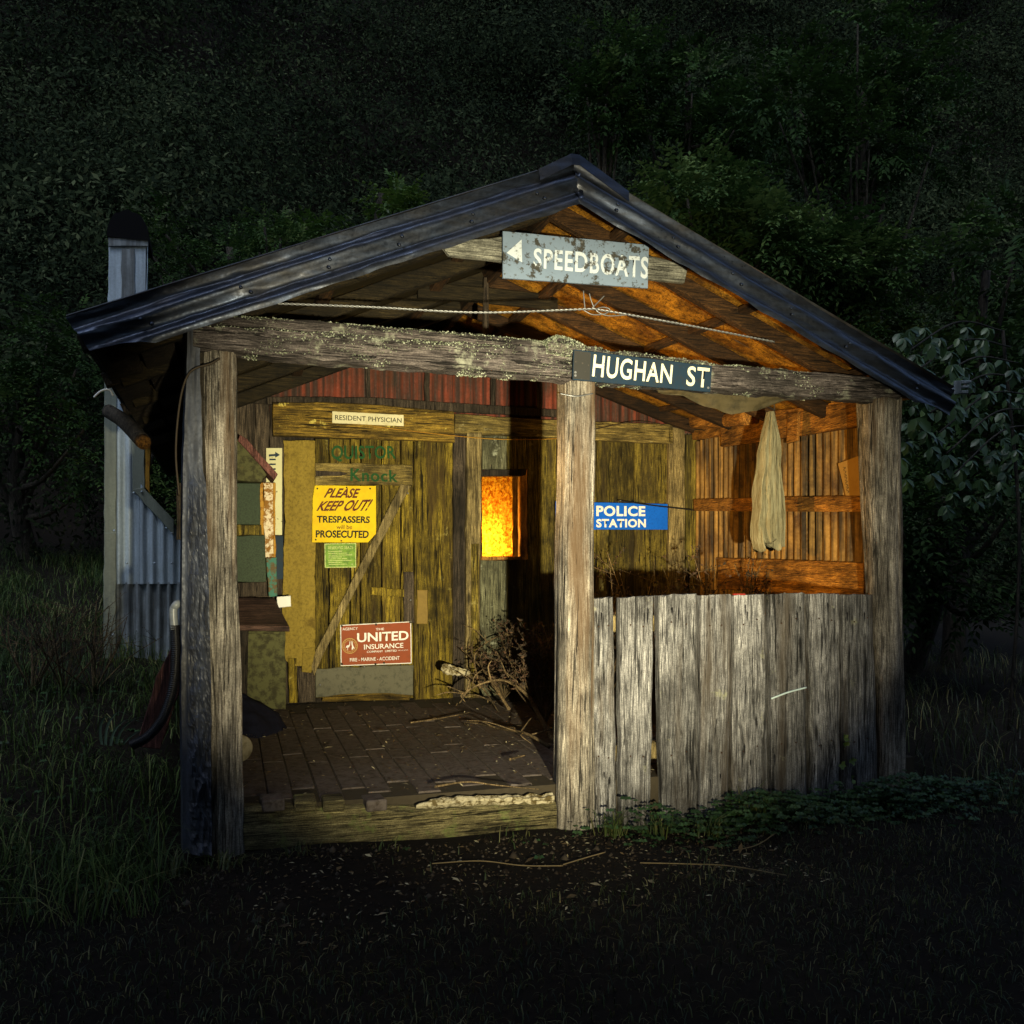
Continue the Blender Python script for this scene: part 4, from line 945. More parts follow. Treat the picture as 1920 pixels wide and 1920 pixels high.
# ------------------------------------------------------------------ vegetation helpers
def leaf_mesh(name, P, D, Nn, L, W, rnd, m, parent=None, fold=.18, droop=.0, six=False):
    """leaves as folded rhombs: base P, direction D, face normal Nn, length L, width W"""
    P = np.asarray(P, float); D = D/np.linalg.norm(D, axis=1, keepdims=True)
    S = np.cross(D, Nn); S /= np.maximum(np.linalg.norm(S, axis=1, keepdims=True), 1e-6); U = np.cross(S, D)
    L = np.asarray(L)[:, None]; W = np.asarray(W)[:, None]; n = len(P)
    if six:      # two segments: base, left/right shoulder, mid, tip bent down
        tip = P+D*L-U*L*droop; mid = P+D*L*.5
        cols = [P, P+D*L*.28+S*W*.42+U*W*fold, P+D*L*.68+S*W*.5+U*W*fold-U*L*droop*.35, tip, P+D*L*.68-S*W*.5+U*W*fold-U*L*droop*.35, P+D*L*.28-S*W*.42+U*W*fold, P+D*L*.60-U*L*droop*.3]
        V = np.stack(cols, 1).reshape(-1, 3); b = (np.arange(n)*7)[:, None]
        idx = np.concatenate([b+np.array([[0, 1, 6]]), b+np.array([[1, 2, 6]]), b+np.array([[2, 3, 6]]), b+np.array([[3, 4, 6]]), b+np.array([[4, 5, 6]]), b+np.array([[5, 0, 6]])], 1).reshape(-1)
        k, per = 3, 7
    else:
        V = np.stack([P, P+D*L*.5+S*W*.5+U*W*fold, P+D*L-U*L*droop, P+D*L*.5-S*W*.5+U*W*fold], 1).reshape(-1, 3)
        idx = np.arange(n*4); k, per = 4, 4
    return raw_mesh(name, V, idx, k, np.repeat(rnd, per), m, parent)
def raw_mesh(name, V, idx, k, rnd, m, parent=None):
    me = bpy.data.meshes.new(name); me.vertices.add(len(V)); me.vertices.foreach_set('co', np.ascontiguousarray(V, np.float32).ravel())
    nf = len(idx)//k; me.loops.add(len(idx)); me.loops.foreach_set('vertex_index', np.asarray(idx, np.int32))
    me.polygons.add(nf); me.polygons.foreach_set('loop_start', np.arange(nf, dtype=np.int32)*k)
    me.update(calc_edges=True)
    a = me.attributes.new('rnd', 'FLOAT', 'POINT'); a.data.foreach_set('value', np.asarray(rnd, np.float32))
    me.materials.append(m); me.validate()
    return link(bpy.data.objects.new(name, me), parent)
def rdir(n): v = rng.normal(size=(n, 3)); return v/np.linalg.norm(v, axis=1, keepdims=True)
camv = np.array(CAM); fw, rg = np.array(FWD), np.array(RGT)
def project(P):
    q = P-camv; d = q@fw; return 960+FPX*(q@rg)/np.maximum(d, .01), HZ-FPX*q[:, 2]/np.maximum(d, .01), d
def in_view(P, pad=160):
    x, y, d = project(P); return (d > .3) & (x > -pad-200) & (x < 2120+pad) & (y > -pad) & (y < 1920+pad)

# --- lichen and moss on the front beam
def flakes_on(obj, n, keep, size, m, name, parent):
    me = obj.data; me.calc_loop_triangles(); pts, nrm = [], []
    T = np.array([t.vertices[:] for t in me.loop_triangles]); co = np.zeros(len(me.vertices)*3); me.vertices.foreach_get('co', co); co = co.reshape(-1, 3)
    A, B, C = co[T[:, 0]], co[T[:, 1]], co[T[:, 2]]; cr = np.cross(B-A, C-A); ar = np.linalg.norm(cr, axis=1); pick = rng.choice(len(T), n, p=ar/ar.sum())
    u, v = rng.random((2, n)); f = u+v > 1; u[f], v[f] = 1-u[f], 1-v[f]
    P = A[pick]+(B-A)[pick]*u[:, None]+(C-A)[pick]*v[:, None]; Nr = cr[pick]/np.maximum(ar[pick], 1e-9)[:, None]
    ok = np.array([keep(p, q) for p, q in zip(P, Nr)]); P, Nr = P[ok], Nr[ok]; k = len(P)
    D = Nr*.7+rdir(k); o = leaf_mesh(name, P-Nr*.003, D, rdir(k), rng.uniform(.5, 1.4, k)*size, rng.uniform(.5, 1.3, k)*size, rng.random(k), m, parent)
    o['kind'] = 'stuff'; return o
def lich(p, n):
    if n[1] > .5: return False
    v = nz(p[0]*4.1, p[2]*13, 1.7)+.5*nz(p[0]*13, p[2]*30, 4)+.55*max(0, n[2])+.35*math.exp(-((p[0]-1.25)/.55)**2)-.18*(p[0] > 2.25)
    return v > .30
flakes_on(beam, 42000, lich, .0085, M['lichen'], 'lichen', beam)
for o in list(hut.children):
    if o.name.startswith('beam_plank'): flakes_on(o, 15000, lich, .008, M['lichen'], 'lichen', o)
    if o.name.startswith('beam_stub'): flakes_on(o, 7000, lambda p, n: n[1] < .5, .009, M['lichen'], 'lichen', o)

# --- scrub covering the hillside: one mass that nobody could count
cs = []
while len(cs) < 1200:
    x, y = rng.uniform(-26, 34), 7.2+24*rng.random()**1.2
    if abs(x-1.5) < 3.2 and y < 8.2: continue
    p = np.array([x, y, float(gz(x, y))])
    if in_view(p[None], 60)[0]: cs.append(p)
cs = np.array(cs); r = rng.uniform(.7, 2.0, len(cs))*(1+.02*(cs[:, 1]-7)); per = np.clip((r**2*400/np.maximum(1, ((cs[:, 1]+4)/18)**1.2)).astype(int), 90, 1100)
ci = np.repeat(np.arange(len(cs)), per); n = len(ci); d = rdir(n); d[:, 2] = np.abs(d[:, 2])*1.0-.15
d[:, 1] = np.where(rng.random(n) < .6, -np.abs(d[:, 1]), d[:, 1])
lump = np.array([1+.55*nz(a*2.6, b*2.6, c*2.6+k*3) for a, b, c, k in zip(d[:, 0], d[:, 1], d[:, 2], ci)])
P = cs[ci]+d*(r[ci]*lump*rng.uniform(.72, 1.04, n))[:, None]*np.array([1.1, 1.1, .95])
D = d*.6+rdir(n)*.9; D[:, 2] -= .2
sz = (.045+.0026*(cs[ci, 1]+4))*rng.uniform(.6, 1.3, n)*rng.choice([.5, .72, 1.0], len(cs))[ci]
bush_tone = rng.random(len(cs))
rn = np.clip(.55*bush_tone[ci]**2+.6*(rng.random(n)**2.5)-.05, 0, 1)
sl = np.clip((gz(P[:, 0], P[:, 1]+.3)-gz(P[:, 0], P[:, 1]-.3))/.6, 0, 6); sn_ = np.stack([sl*0, -sl, np.ones(n)], 1); sn_ /= np.linalg.norm(sn_, axis=1, keepdims=True)
D = D-d*(D*d).sum(1, keepdims=True)*.6
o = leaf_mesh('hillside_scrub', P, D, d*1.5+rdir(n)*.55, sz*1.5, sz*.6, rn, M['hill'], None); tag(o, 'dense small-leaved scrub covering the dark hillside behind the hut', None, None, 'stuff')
print('hill leaves', n)

# --- trees: trunk, limbs and a crown of leafy sprays
def crown_sprays(cen, rad, nsp, leaf, m, name, parent, pairs=5, spray=.34, clump=14, tone=0., droop=.35, squash=1., seed=0):
    cl = rdir(clump)*(rng.random((clump, 1))**.4)*np.array(rad)*.72; cl += np.array(cen)
    ci = rng.integers(0, clump, nsp); d = rdir(nsp); d[:, 1] = np.where(rng.random(nsp) < .5, -np.abs(d[:, 1]), d[:, 1]); d[:, 2] = d[:, 2]*.8+.15
    base = cl[ci]+d*(np.mean(rad)*.36)*rng.uniform(.5, 1.1, (nsp, 1))
    ax = d*.8+rdir(nsp)*.55; ax[:, 2] += .05; ax /= np.linalg.norm(ax, axis=1, keepdims=True)
    side = np.cross(ax, np.array([0, 0, 1.])+rdir(nsp)*.3); side /= np.linalg.norm(side, axis=1, keepdims=True); up = np.cross(side, ax); up *= np.sign(up[:, 2:3]+1e-9)
    Ps, Ds, Ns, Ls, rs = [], [], [], [], []; Ltot = spray*rng.uniform(.6, 1.25, nsp); t0 = np.clip(tone+.55*rng.random(clump)[ci]+.2*d[:, 2], 0, 1)
    for k in range(pairs+1):
        t = k/pairs; bp = base+ax*(Ltot*t)[:, None]-np.array([0, 0, 1.])*(droop*Ltot*t*t)[:, None]
        for s in ((-1, 1) if k < pairs else (0,)):
            Ps.append(bp); Ds.append(ax*(.65 if s else 1)+side*s*.85+rdir(nsp)*.16-np.array([0, 0, .25])); Ns.append(up+rdir(nsp)*.25); Ls.append(leaf*rng.uniform(.7, 1.2, nsp)*(1-.25*t)); rs.append(np.clip(t0*.8+.35*(rng.random(nsp)-.35), 0, 1))
    P, D, Nn, L, rr = np.concatenate(Ps), np.concatenate(Ds), np.concatenate(Ns), np.concatenate(Ls), np.concatenate(rs)
    return leaf_mesh(name, P, D, Nn, L, L*.42, rr, m, parent, .12, .2), cl
def tree(name, label, group, cen, rad, nsp, leaf, m='leaf', **k):
    t = empty(name, None, label, 'tree', group); cen = np.array(cen); bx, by = cen[0]+rng.uniform(-.4, .4), cen[1]+rng.uniform(0, .8); b0 = Vector((bx, by, float(gz(bx, by))-.2))
    t.location = (0, 0, 0)
    o, cl = crown_sprays(cen, rad, nsp, leaf, M[m], 'crown', t, **k)
    top = Vector(cen+np.array([0, 0, rad[2]*.3])); mid = b0.lerp(top, .5)+Vector((rng.uniform(-.2, .2), 0, 0))
    P = spline([b0, mid, top], 10); parts = [tube_vf(P, [.10*(1-.75*i/20)+.015 for i in range(21)], 9, .15, bx)]
    for c in cl:
        s_ = P[rng.integers(6, 18)]; e_ = Vector(c); md = s_.lerp(e_, .5)+Vector((0, 0, -.1)); parts.append(tube_vf(spline([s_, md, e_], 5), [.035*(1-.8*i/10)+.005 for i in range(11)], 6))
    V, F = merge(parts); mesh_obj('trunk', V, F, M['bark'], t, True)
    return t
G = 'trees at the edge of the clearing'
TREES = [
 ('broadleaf_tree', 'pale-tipped leafy tree rising right behind the right slope of the roof', 1345, 470, 9.2, (1.15, .9, 1.1), 1200, .10, 'leaf', dict(tone=.42, clump=22)),
 ('broadleaf_tree', 'leafy tree at the right of the roof, its crown lower than its neighbour', 1540, 580, 9.6, (1.3, 1.0, 1.2), 1100, .10, 'leaf', dict(tone=.25, clump=22)),
 ('broadleaf_tree', 'tall dark tree standing highest at the right', 1620, 250, 12.5, (2.3, 1.5, 1.9), 800, .12, 'leaf', dict(tone=-.05, clump=18)),
 ('broadleaf_tree', 'dark tree half hidden above the ridge, second tallest at the right', 1290, 210, 14.0, (1.7, 1.2, 1.9), 620, .12, 'leaf', dict(tone=-.02)),
 ('slender_tree', 'slender sparse tree whose tip stands over the ridge', 1140, 190, 13.5, (.75, .7, 1.1), 260, .12, 'leaf', dict(tone=.1)),
 ('broadleaf_tree', 'dark tree at the far right edge behind the vine', 1850, 620, 8.6, (1.2, 1.0, 1.9), 620, .11, 'leaf', dict(tone=-.1)),
 ('broadleaf_tree', 'deep-shaded low tree beside the corner post at the right', 1770, 1010, 7.4, (.9, .8, 1.1), 420, .085, 'leaf', dict(tone=-.15)),
 ('leafy_tree', 'dark small-leaved tree at the left edge beside the chimney', 70, 780, 9.0, (1.1, .9, 1.3), 620, .07, 'leaf', dict(tone=0., spray=.26)),
 ('leafy_tree', 'small-leaved tree behind the chimney, seen between chimney and corner post', 265, 890, 9.4, (.75, .7, 1.0), 420, .07, 'leaf', dict(tone=.2, spray=.26)),
 ('leafy_tree', 'grey-green bush crown just above the left eave beside the chimney', 430, 500, 10.5, (1.5, .9, .75), 560, .06, 'leaf', dict(tone=.05, spray=.25)),
 ('lime_shrub_tree', 'bright lime-green sapling showing over the left slope of the roof', 715, 385, 10.0, (.36, .3, .42), 90, .10, 'limeleaf', dict(tone=.25, clump=6)),
 ('lime_shrub_tree', 'smaller lime-green sapling lower on the left slope line', 580, 435, 10.0, (.28, .25, .3), 60, .10, 'limeleaf', dict(tone=.1, clump=5)),
 ('leafy_tree', 'small glossy bush crown touching the roof line left of the lime saplings', 520, 470, 9.4, (.5, .4, .35), 200, .06, 'leaf', dict(tone=.3, spray=.22)),
]
for nm, lab, px, py, dep, rad, nsp, leaf, m, k in TREES:
    tree(nm, lab, G, at(px, py, dep), rad, nsp, leaf, m, **k)

# --- vine with drooping five-fingered leaves by the right eave
vine = empty('vine', None, 'vine with big drooping five-fingered leaves beside the right eave', 'vine')
spots = [(1705, 640), (1735, 650), (1760, 640), (1700, 690), (1790, 690), (1745, 700), (1800, 640), (1825, 655), (1850, 640), (1870, 680), (1815, 720), (1850, 740), (1885, 740), (1770, 735), (1900, 700), (1720, 745),
  (1700, 800), (1720, 790), (1735, 815), (1705, 835), (1695, 865), (1745, 845), (1790, 770), (1815, 765), (1840, 790), (1865, 800), (1885, 780), (1835, 830), (1755, 870), (1775, 860), (1745, 895), (1790, 885), (1820, 870), (1860, 860), (1890, 850), (1905, 820), (1700, 905), (1840, 905), (1880, 910)]
spots += [(int(a), int(b)) for a, b in zip(rng.uniform(1690, 1990, 90), rng.uniform(620, 960, 90))]
Ps, Ds, Ns, Ls, rs, st = [], [], [], [], [], []
for i, (px, py) in enumerate(spots):
    dep = 5.15+.5*rng.random()+(.5 if px > 1800 else 0)+(.6 if i > 38 else 0); c = np.array(at(px+rng.normal()*5, py-6, dep)); st.append(c); f0 = rng.uniform(0, 6.28)
    face = np.array([-.2, -.8, .6])+rdir(1)[0]*.35
    for k in range(5):
        a = f0*.15+(k-2)*.62; d = np.array([math.sin(a), -.25+.3*rng.random(), -.55-.35*math.cos(a)+.25*rng.random()])
        Ps.append(c); Ds.append(d); Ns.append(face+rdir(1)[0]*.2); Ls.append((.105-.015*abs(k-2))*rng.uniform(.85, 1.25)); rs.append(np.clip(.5-.00055*(px-1690)*1.6+.25*rng.normal(), 0, 1))
leaf_mesh('foliage', np.array(Ps), np.array(Ds), np.array(Ns), np.array(Ls), np.array(Ls)*.50, np.array(rs), M['vineleaf'], vine, .10, .18, True)
parts = []
for k in range(7):
    a = at(1880+k*14, 620+k*30, 6.2); b_ = at(1700+k*15, 660+k*38, 5.4); parts.append(tube_vf(spline([a, Vector(a).lerp(Vector(b_), .5)+Vector((0, 0, .12)), b_], 8), .006, 5))
a = Vector(at(1890, 900, 6.2)); parts.append(tube_vf(spline([Vector((a.x, a.y, float(gz(a.x, a.y))-.1)), a+Vector((.1, 0, -.4)), Vector(at(1880, 620, 6.2))], 8), .012, 6))
V, F = merge(parts); mesh_obj('stem', V, F, M['bark'], vine, True)

# --- dark weeds behind the palings and by the back wall
def weed(name, label, group, base, h, n, m='dullleaf', spread=.2, leaf=.03):
    w = empty(name, None, label, 'plant', group); parts = []; Ps, Ds = [], []
    for k in range(n):
        a = rng.uniform(0, 6.28); tip = Vector(base)+Vector((math.cos(a)*spread*rng.uniform(.3, 1.2), math.sin(a)*spread*rng.uniform(.3, 1.0), h*rng.uniform(.6, 1.1)))
        P = spline([Vector(base), Vector(base).lerp(tip, .5)+Vector((rng.normal()*.04, rng.normal()*.04, .03)), tip], 6); parts.append(tube_vf(P, [.004*(1-.7*i/12)+.0008 for i in range(13)], 4))
        for j in range(3):
            q = P[rng.integers(4, 12)]; e_ = q+Vector((rng.normal()*.1, rng.normal()*.1, rng.uniform(.02, .14))); parts.append(tube_vf([q, q.lerp(e_, .5), e_], [.002, .0016, .0008], 4)); Ps += [q.lerp(e_, t) for t in (.3, .5, .7, .9, 1)]
        Ps += P[5:]
    V, F = merge(parts); mesh_obj('stalk', V, F, M['twig'], w)
    Ps = np.repeat(np.array(Ps), 2, 0); k = len(Ps); leaf_mesh('leaves', Ps+rdir(k)*.008, rdir(k), rdir(k), rng.uniform(.5, 1.2, k)*leaf, rng.uniform(.2, .5, k)*leaf, rng.random(k), M[m], w)
    return w
WG = 'dry weeds growing inside the porch'
for px, lab in ((1135, 'dry reddish weed behind the palings, next to the middle post'), (1195, 'dry weed behind the palings under the blue sign'), (1262, 'dry weed behind the palings at the foot of the pale wall stud'), (1320, 'tallest dry weed behind the palings in the back corner'), (1375, 'dry weed behind the palings in front of the low rail'), (1430, 'dry weed behind the palings below the hanging cloth')):
    b0 = on_y(px, 1200, 1.75 if px < 1300 else 1.3); b0.z = .25; weed('dry_weed', lab, WG, b0, rng.uniform(.85, 1.05)*(1.12 if px == 1320 else 1), 16, spread=.22)
for px, y, h, lab in ((985, 2.0, .5, 'dark dry bush heaped in the shadow left of the middle post'), (1022, 1.2, .55, 'dark dry bush just behind the middle post'), (945, 2.15, .26, 'low dry bush below the glowing window')):
    b0 = on_y(px, 1300, y); b0.z = fz(y); weed('dry_bush', lab, WG, b0, h, 26, spread=.28, leaf=.035)
# --- dead branches on the porch floor
def branch(label, pts, r, subs=5):
    P = spline(pts, 12); parts = [tube_vf(P, [r*(1-.8*i/len(P))+.0015 for i in range(len(P))], 7, .2, rng.random()*9)]
    for k in range(subs):
        q = P[rng.integers(len(P)//4, len(P)-2)]; e_ = q+Vector((rng.normal()*.14, rng.normal()*.1, rng.uniform(-.05, .18))); md = q.lerp(e_, .5)+Vector((rng.normal()*.03, rng.normal()*.03, .02))
        parts.append(tube_vf(spline([q, md, e_], 5), [r*.45*(1-.8*i/10)+.001 for i in range(11)], 5))
    V, F = merge(parts); return tag(mesh_obj('dead_branch', V, F, M['twig'], None, True), label, 'branch', 'dead branches piled in the porch')
branch('pale forked dead branch arching over the pavers', [on_y(1040, 1395, .75), on_y(1010, 1340, .95), on_y(985, 1300, 1.15), on_y(940, 1275, 1.35), on_y(885, 1290, 1.5), on_y(862, 1318, 1.55)], .012, 7)
branch('long bare stick leaning up against the boards below the window', [on_y(955, 1330, 1.5), on_y(905, 1255, 1.9), on_y(862, 1215, 2.2)], .010, 3)
branch('thick broken stick holding the pale rotten chunk', [on_y(832, 1246, 1.97), on_y(872, 1262, 1.92), on_y(905, 1290, 1.85), on_y(935, 1335, 1.75)], .011, 3)
branch('dark arched twig curving up towards the window', [on_y(900, 1290, 1.7), on_y(890, 1230, 2.0), on_y(920, 1200, 2.1), on_y(960, 1185, 2.15)], .006, 3)
branch('thin stick lying flat on the pavers toward the pile', [on_z(770, 1355, .25), on_z(830, 1346, .26), on_z(885, 1335, .27)], .004, 1)
branch('crooked branch lying low behind the middle post', [on_z(1030, 1400, .25), on_z(985, 1375, .29), on_z(930, 1365, .27), on_z(880, 1352, .27)], .009, 7)
branch('curved thin stick on the front edge of the pavers', [on_z(815, 1475, .225), on_z(875, 1466, .23), on_z(930, 1472, .225), on_z(1010, 1480, .215)], .0035, 0)
branch('pale straight twig on the pavers near the middle post', [on_z(955, 1424, .24), on_z(985, 1416, .24)], .005, 0)
o = tube('pale_stone', spline([on_y(828, 1250, 1.95), on_y(850, 1256, 1.93), on_y(882, 1262, 1.9)], 6), [.012, .022, .028, .026, .03, .024, .027, .020, .024, .018, .02, .014, .008], M['pale'], None, 14, False, .8, 5); tag(o, 'pale chunk of rotten wood caught on the branch pile', 'wood')

# --- litter on floor and soil (leaves, chips: uncountable)
n = 2600; x = rng.uniform(.1, 2.3, n); y = np.where(rng.random(n) < .45, rng.uniform(.0, 2.3, n), rng.uniform(-1.0, -.12, n)); z = np.where(y > -.02, fz(y)+.002, gz(x, y)+.004)
d = rdir(n); d[:, 2] *= .2; nn = rdir(n)*.5; nn[:, 2] = 1
s_ = rng.uniform(.004, .016, n)*np.where(rng.random(n) < .06, 2.2, 1)
litter = leaf_mesh('leaf_litter', np.stack([x, y, z], 1), d, nn, s_*1.6, s_*.6, rng.random(n), leafmat('litter', (.05, .035, .02), (.16, .11, .05), (.5, .45, .28), .8, .05, .2)); tag(litter, 'dry leaf scraps and chips strewn over the pavers and bare soil', None, None, 'stuff')
for pts, lab in (([(810, 1618), (900, 1606), (980, 1611), (1055, 1612)], 'long straw stalk lying on the bare soil before the sill'), ([(1200, 1612), (1290, 1616), (1370, 1620), (1475, 1640)], 'long pale stalk lying in the grass below the palings'), ([(1056, 1610), (1100, 1600), (1135, 1592)], 'short straw stalk in front of the middle post'), ([(1375, 1580), (1420, 1570), (1455, 1555)], 'thin stalk propped in the leaves below the palings')):
    P = [on_z(a, b, .0) for a, b in pts]; P = [Vector((p.x, p.y, float(gz(p.x, p.y))+.015)) for p in P]; tag(tube('straw_stalk', spline(P, 8), .0026, M['straw'], None, 5), lab, 'stalk', 'dry stalks on the ground')

# --- grass and ground cover
def blades(name, base, h, w, lean, rnd, m, label):
    n = len(base); a = rng.uniform(0, 6.28, n); d = np.stack([np.cos(a), np.sin(a), np.zeros(n)], 1); s = np.stack([-np.sin(a), np.cos(a), np.zeros(n)], 1); up = np.array([0, 0, 1.])
    w = w[:, None]; h = h[:, None]; l = lean[:, None]
    rows = [base-s*w, base+s*w, base+up*h*.55+d*h*l*.25-s*w*.8, base+up*h*.55+d*h*l*.25+s*w*.8, base+up*h*(.92-.25*l)+d*h*l*.7-s*w*.45, base+up*h*(.92-.25*l)+d*h*l*.7+s*w*.45, base+up*h*(1.0-.55*l)+d*h*l*1.15]
    V = np.stack(rows, 1).reshape(-1, 3); b = (np.arange(n)*7)[:, None]
    idx = np.concatenate([b+np.array([[0, 1, 3]]), b+np.array([[0, 3, 2]]), b+np.array([[2, 3, 5]]), b+np.array([[2, 5, 4]]), b+np.array([[4, 5, 6]])], 1).reshape(-1)
    o = raw_mesh(name, V, idx, 3, np.repeat(rnd, 7), m); tag(o, label, None, None, 'stuff'); return o
def spots_of(n, x0, x1, y0, y1, dens):
    x = rng.uniform(x0, x1, n); y = rng.uniform(y0, y1, n); k = rng.random(n) < dens(x, y); x, y = x[k], y[k]; P = np.stack([x, y, gz(x, y)-.01], 1); return P[in_view(P, 120)]
vn = np.vectorize(lambda x, y, s: nz(x*s, y*s, 2.2))
inhut = lambda x, y: (x > -.16) & (x < 3.62) & (y > -.10) & (y < 6)
soilp = lambda x, y: np.exp(-(((x-1.0)/1.15)**2+((y+.42)/.33)**2))
P = spots_of(60000, -3.2, 4.6, -3.2, -.06, lambda x, y: np.where(inhut(x, y), 0, np.clip(.75+.5*vn(x, y, 1.3)-1.3*soilp(x, y), .03, 1)))
n = len(P); blades('lawn_grass', P, rng.uniform(.02, .06, n), rng.uniform(.0010, .0022, n), rng.uniform(.2, 1.1, n), np.clip(rng.random(n)**1.7, 0, 1), M['grass'], 'short dark lawn grass in front of the hut')
P = spots_of(60000, -5.5, -.22, -.6, 6.8, lambda x, y: np.clip(.55+.7*vn(x, y, 1.6), .08, 1))
n = len(P); blades('rank_grass', P, rng.uniform(.05, .22, n)*np.clip(1+1.1*vn(P[:, 0], P[:, 1], 2.1), .35, 1.8), rng.uniform(.0016, .0036, n), rng.uniform(.4, 1.3, n), np.clip(rng.random(n)**2.0*.8+.35*np.clip(vn(P[:, 0]+9, P[:, 1], 1.1), -.4, 1), 0, 1), M['bankgrass'], 'rank tangled grass on the bank left of the hut')
P = spots_of(14000, 3.66, 7.5, -1.0, 7, lambda x, y: np.clip(.5+.6*vn(x, y, 1.4), .05, 1))
n = len(P); blades('shaded_grass', P, rng.uniform(.06, .26, n), rng.uniform(.0016, .0034, n), rng.uniform(.3, 1.2, n), np.clip(rng.random(n)**1.8, 0, 1), M['grass'], 'rank grass in the shade right of the corner post')
tufts = [(.28, -.16, 26, .13), (.62, -.17, 12, .10), (1.2, -.16, 16, .10), (1.68, -.16, 70, .16), (1.9, -.2, 40, .13), (2.38, -.18, 60, .24), (2.55, -.2, 30, .16), (.02, -.16, 60, .10), (-.2, -.15, 60, .14), (2.1, -.3, 30, .12)]
Bs = np.concatenate([np.stack([x+rng.normal(size=k)*.035, y+rng.normal(size=k)*.03, np.full(k, -.03)], 1) for x, y, k, h in tufts]); hh = np.concatenate([rng.uniform(.4, 1.1, k)*h for x, y, k, h in tufts]); n = len(Bs)
blades('tuft_grass', Bs, hh, rng.uniform(.0018, .0034, n), rng.uniform(.3, 1.2, n), np.clip(.2+rng.random(n)*.6, 0, 1), M['grass'], 'green grass tufts along the sill and palings')
flax = empty('flax_clump', None, 'clump of long arching strap leaves in the grass left of the corner', 'plant'); c = on_z(205, 1440, .12); parts = []
for k, (dx, dz) in enumerate(((-.03, .28), (.02, .30), (.06, .26), (.11, .27), (.19, .22), (-.10, .14))):
    b0 = c+Vector((rng.normal()*.02, rng.normal()*.02, -.03)); t_ = c+Vector((dx*1.2+.02, -.05, dz)); m_ = b0.lerp(t_, .55)+Vector((-.03, 0, .05)); Pk = spline([b0, m_, t_, t_+Vector((.05+dx*.5, 0, -.02))], 6)
    V, F = [], []
    for i, p in enumerate(Pk):
        w_ = .007*(1-(i/(len(Pk)-1))**2)+.0006; V += [p+Vector((-w_, 0, .002)), p+Vector((0, .003, 0)), p+Vector((w_, 0, .002))]
    F = [[i*3+q, i*3+q+1, i*3+q+4, i*3+q+3] for i in range(len(Pk)-1) for q in (0, 1)]; mesh_obj('strap_leaf', V, F, plain('flax_leaf', (.13, .20, .14), .4), flax, True)
# ground-cover leaves under the palings
def cover(name, n, xf, label, zmax=.11):
    x, y = xf(n); z = gz(x, y)+zmax*rng.random(n)**1.6*np.clip(1+vn(x, y, 3.), .2, 1.6); c = np.stack([x, y, z], 1); L = rng.uniform(.012, .030, n); Ps, Ds, Ns, Ls, rr = [], [], [], [], []; t = rng.random(n)
    up = rdir(n)*.55; up[:, 2] = 1; up[:, 1] -= .35
    for k in range(5):
        a = 2*math.pi*k/5+rng.uniform(0, 6, n)*0+x*31; d = np.stack([np.cos(a), np.sin(a), np.zeros(n)-.1], 1); Ps.append(c); Ds.append(d); Ns.append(up); Ls.append(L); rr.append(np.clip(t*.8+.2*rng.random(n), 0, 1))
    o = leaf_mesh(name, np.concatenate(Ps), np.concatenate(Ds), np.concatenate(Ns), np.concatenate(Ls), np.concatenate(Ls)*.85, np.concatenate(rr), M['cover'], None, .1, .15); tag(o, label, None, None, 'stuff')
cover('ground_cover', 2100, lambda n: ((2.85+rng.normal(size=n)*.55), -.12-np.abs(rng.normal(size=n))*.13), 'low round-leaved ground cover spreading at the foot of the palings')
cover('bank_weeds', 350, lambda n: (rng.uniform(-3.2, -.25, n), rng.uniform(-.6, 2.6, n)), 'small round-leaved weeds mixed in the bank grass at the left', .10)
sap = empty('seedling', None, 'bright green leaf sprigs growing out of the gap between two palings', 'plant')
for k, (px, py) in enumerate(((1585, 1398), (1597, 1427), (1577, 1434), (1598, 1461), (1583, 1384))):
    c = np.array(on_y(px, py, -.085)); Dd = rdir(5); Dd[:, 1] = -.4; leaf_mesh('sprig', np.repeat(c[None], 5, 0), Dd, np.repeat(np.array([[0, -1, .5]]), 5, 0), np.full(5, .028), np.full(5, .02), rng.uniform(.6, 1, 5), M['limeleaf'], sap)
# bare thorny canes at the left
for k, (px, py, lab) in enumerate(((60, 1200, 'bare tangled cane bush at the left edge'), (120, 1210, 'bare cane bush left of the chimney foot'), (175, 1190, 'bare cane bush touching the chimney flashing'))):
    c = on_y(px, py, 2.2); c.z = float(gz(c.x, c.y)); weed('cane_bush', lab, 'bare canes on the bank', c, .55, 14, 'dullleaf', .35, .012)

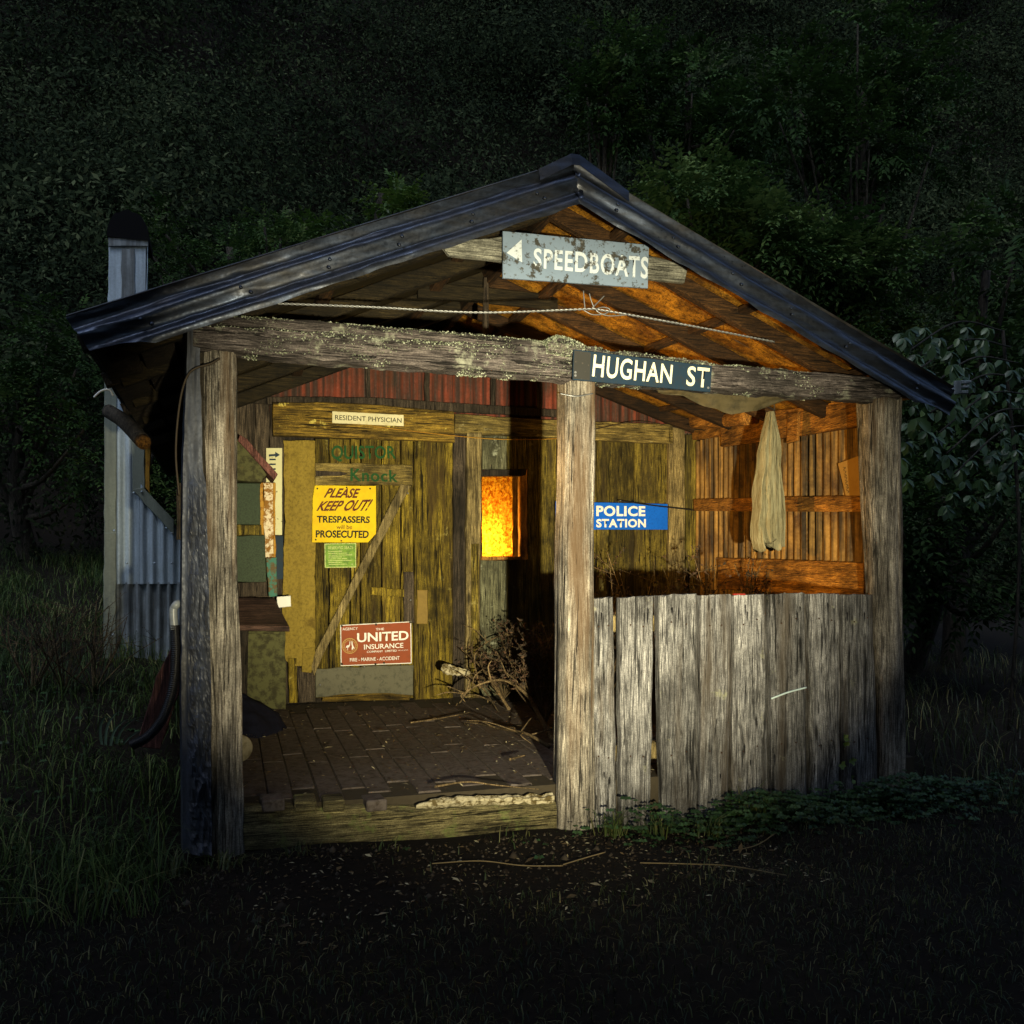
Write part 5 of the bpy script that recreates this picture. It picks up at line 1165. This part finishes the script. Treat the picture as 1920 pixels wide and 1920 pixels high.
# --- unseen tree added behind the viewer so that its crown keeps the lawn dark
st_ = empty('added_shade_tree', None, 'unseen tree added behind the viewer, its crown shading the lawn', 'tree')
n = 7000; a = rng.uniform(0, 6.28, n); rr_ = np.sqrt(rng.random(n)); P = np.stack([.2+8.5*rr_*np.cos(a), -7.2+4.8*rr_*np.sin(a), 5.4+.9*rng.normal(size=n)+1.2*(1-rr_)], 1)
x_, y_, d_ = project(P); P = P[(d_ < .2) | (y_ < -140)]; n = len(P); L_ = rng.uniform(.35, .75, n); dd = rdir(n); dd[:, 2] *= .3; nn_ = rdir(n)*.4; nn_[:, 2] = 1
leaf_mesh('crown', P, dd, nn_, L_, L_*.7, rng.random(n), M['leaf'], st_)
tube('trunk', spline([(2.6, -8.2, -.3), (2.3, -7.6, 2.6), (1.4, -6.6, 5.6)], 8), [.3-.011*i for i in range(17)], M['bark'], st_, 12, True, .2, 3)

# --- unseen wood added behind and beside the viewer to block low sky light
n = 6000; a = rng.uniform(R(-215), R(35), n); rad_ = rng.uniform(8.5, 12, n)
P = np.stack([1.0+rad_*np.cos(a)*1.0, -3.0+rad_*np.sin(a), 3.0*rng.random(n)**.8], 1)
x_, y_, d_ = project(P); P = P[(d_ < .3) | (x_ < -420) | (x_ > 2340)]; n = len(P); L_ = rng.uniform(.35, .8, n)
leaf_mesh('added_screen_wood', P, rdir(n), np.array([[1.0, -3, 3]])-P+rdir(n)*4, L_, L_*.7, rng.random(n), M['leaf'], None)
tag(bpy.data.objects['added_screen_wood'], 'unseen wood added behind and beside the viewer to screen off low sky light', None, None, 'stuff')

n = 1500; x = rng.uniform(-.2, 2.6, n); y = -.12-np.abs(rng.normal(size=n))*.35; c = np.stack([x, y, gz(x, y)], 1); r_ = rng.uniform(.003, .011, n)*np.where(rng.random(n) < .05, 2.2, 1)
oct_ = np.array([[1, 0, 0], [-1, 0, 0], [0, 1, 0], [0, -1, 0], [0, 0, 1], [0, 0, -1.]]); V = (c[:, None]+oct_[None]*r_[:, None, None]*rng.uniform(.6, 1.3, (n, 6, 1))).reshape(-1, 3)
fx = np.array([[0, 2, 4], [2, 1, 4], [1, 3, 4], [3, 0, 4], [2, 0, 5], [1, 2, 5], [3, 1, 5], [0, 3, 5]]); idx = (np.arange(n)[:, None, None]*6+fx[None]).reshape(-1)
tag(raw_mesh('earth_clods', V, idx, 3, np.repeat(rng.random(n), 6), leafmat('clod', (.012, .009, .006), (.035, .026, .018), (.09, .075, .055), .95, 0, .1)), 'crumbled earth and pebbles in front of the porch sill', None, None, 'stuff')
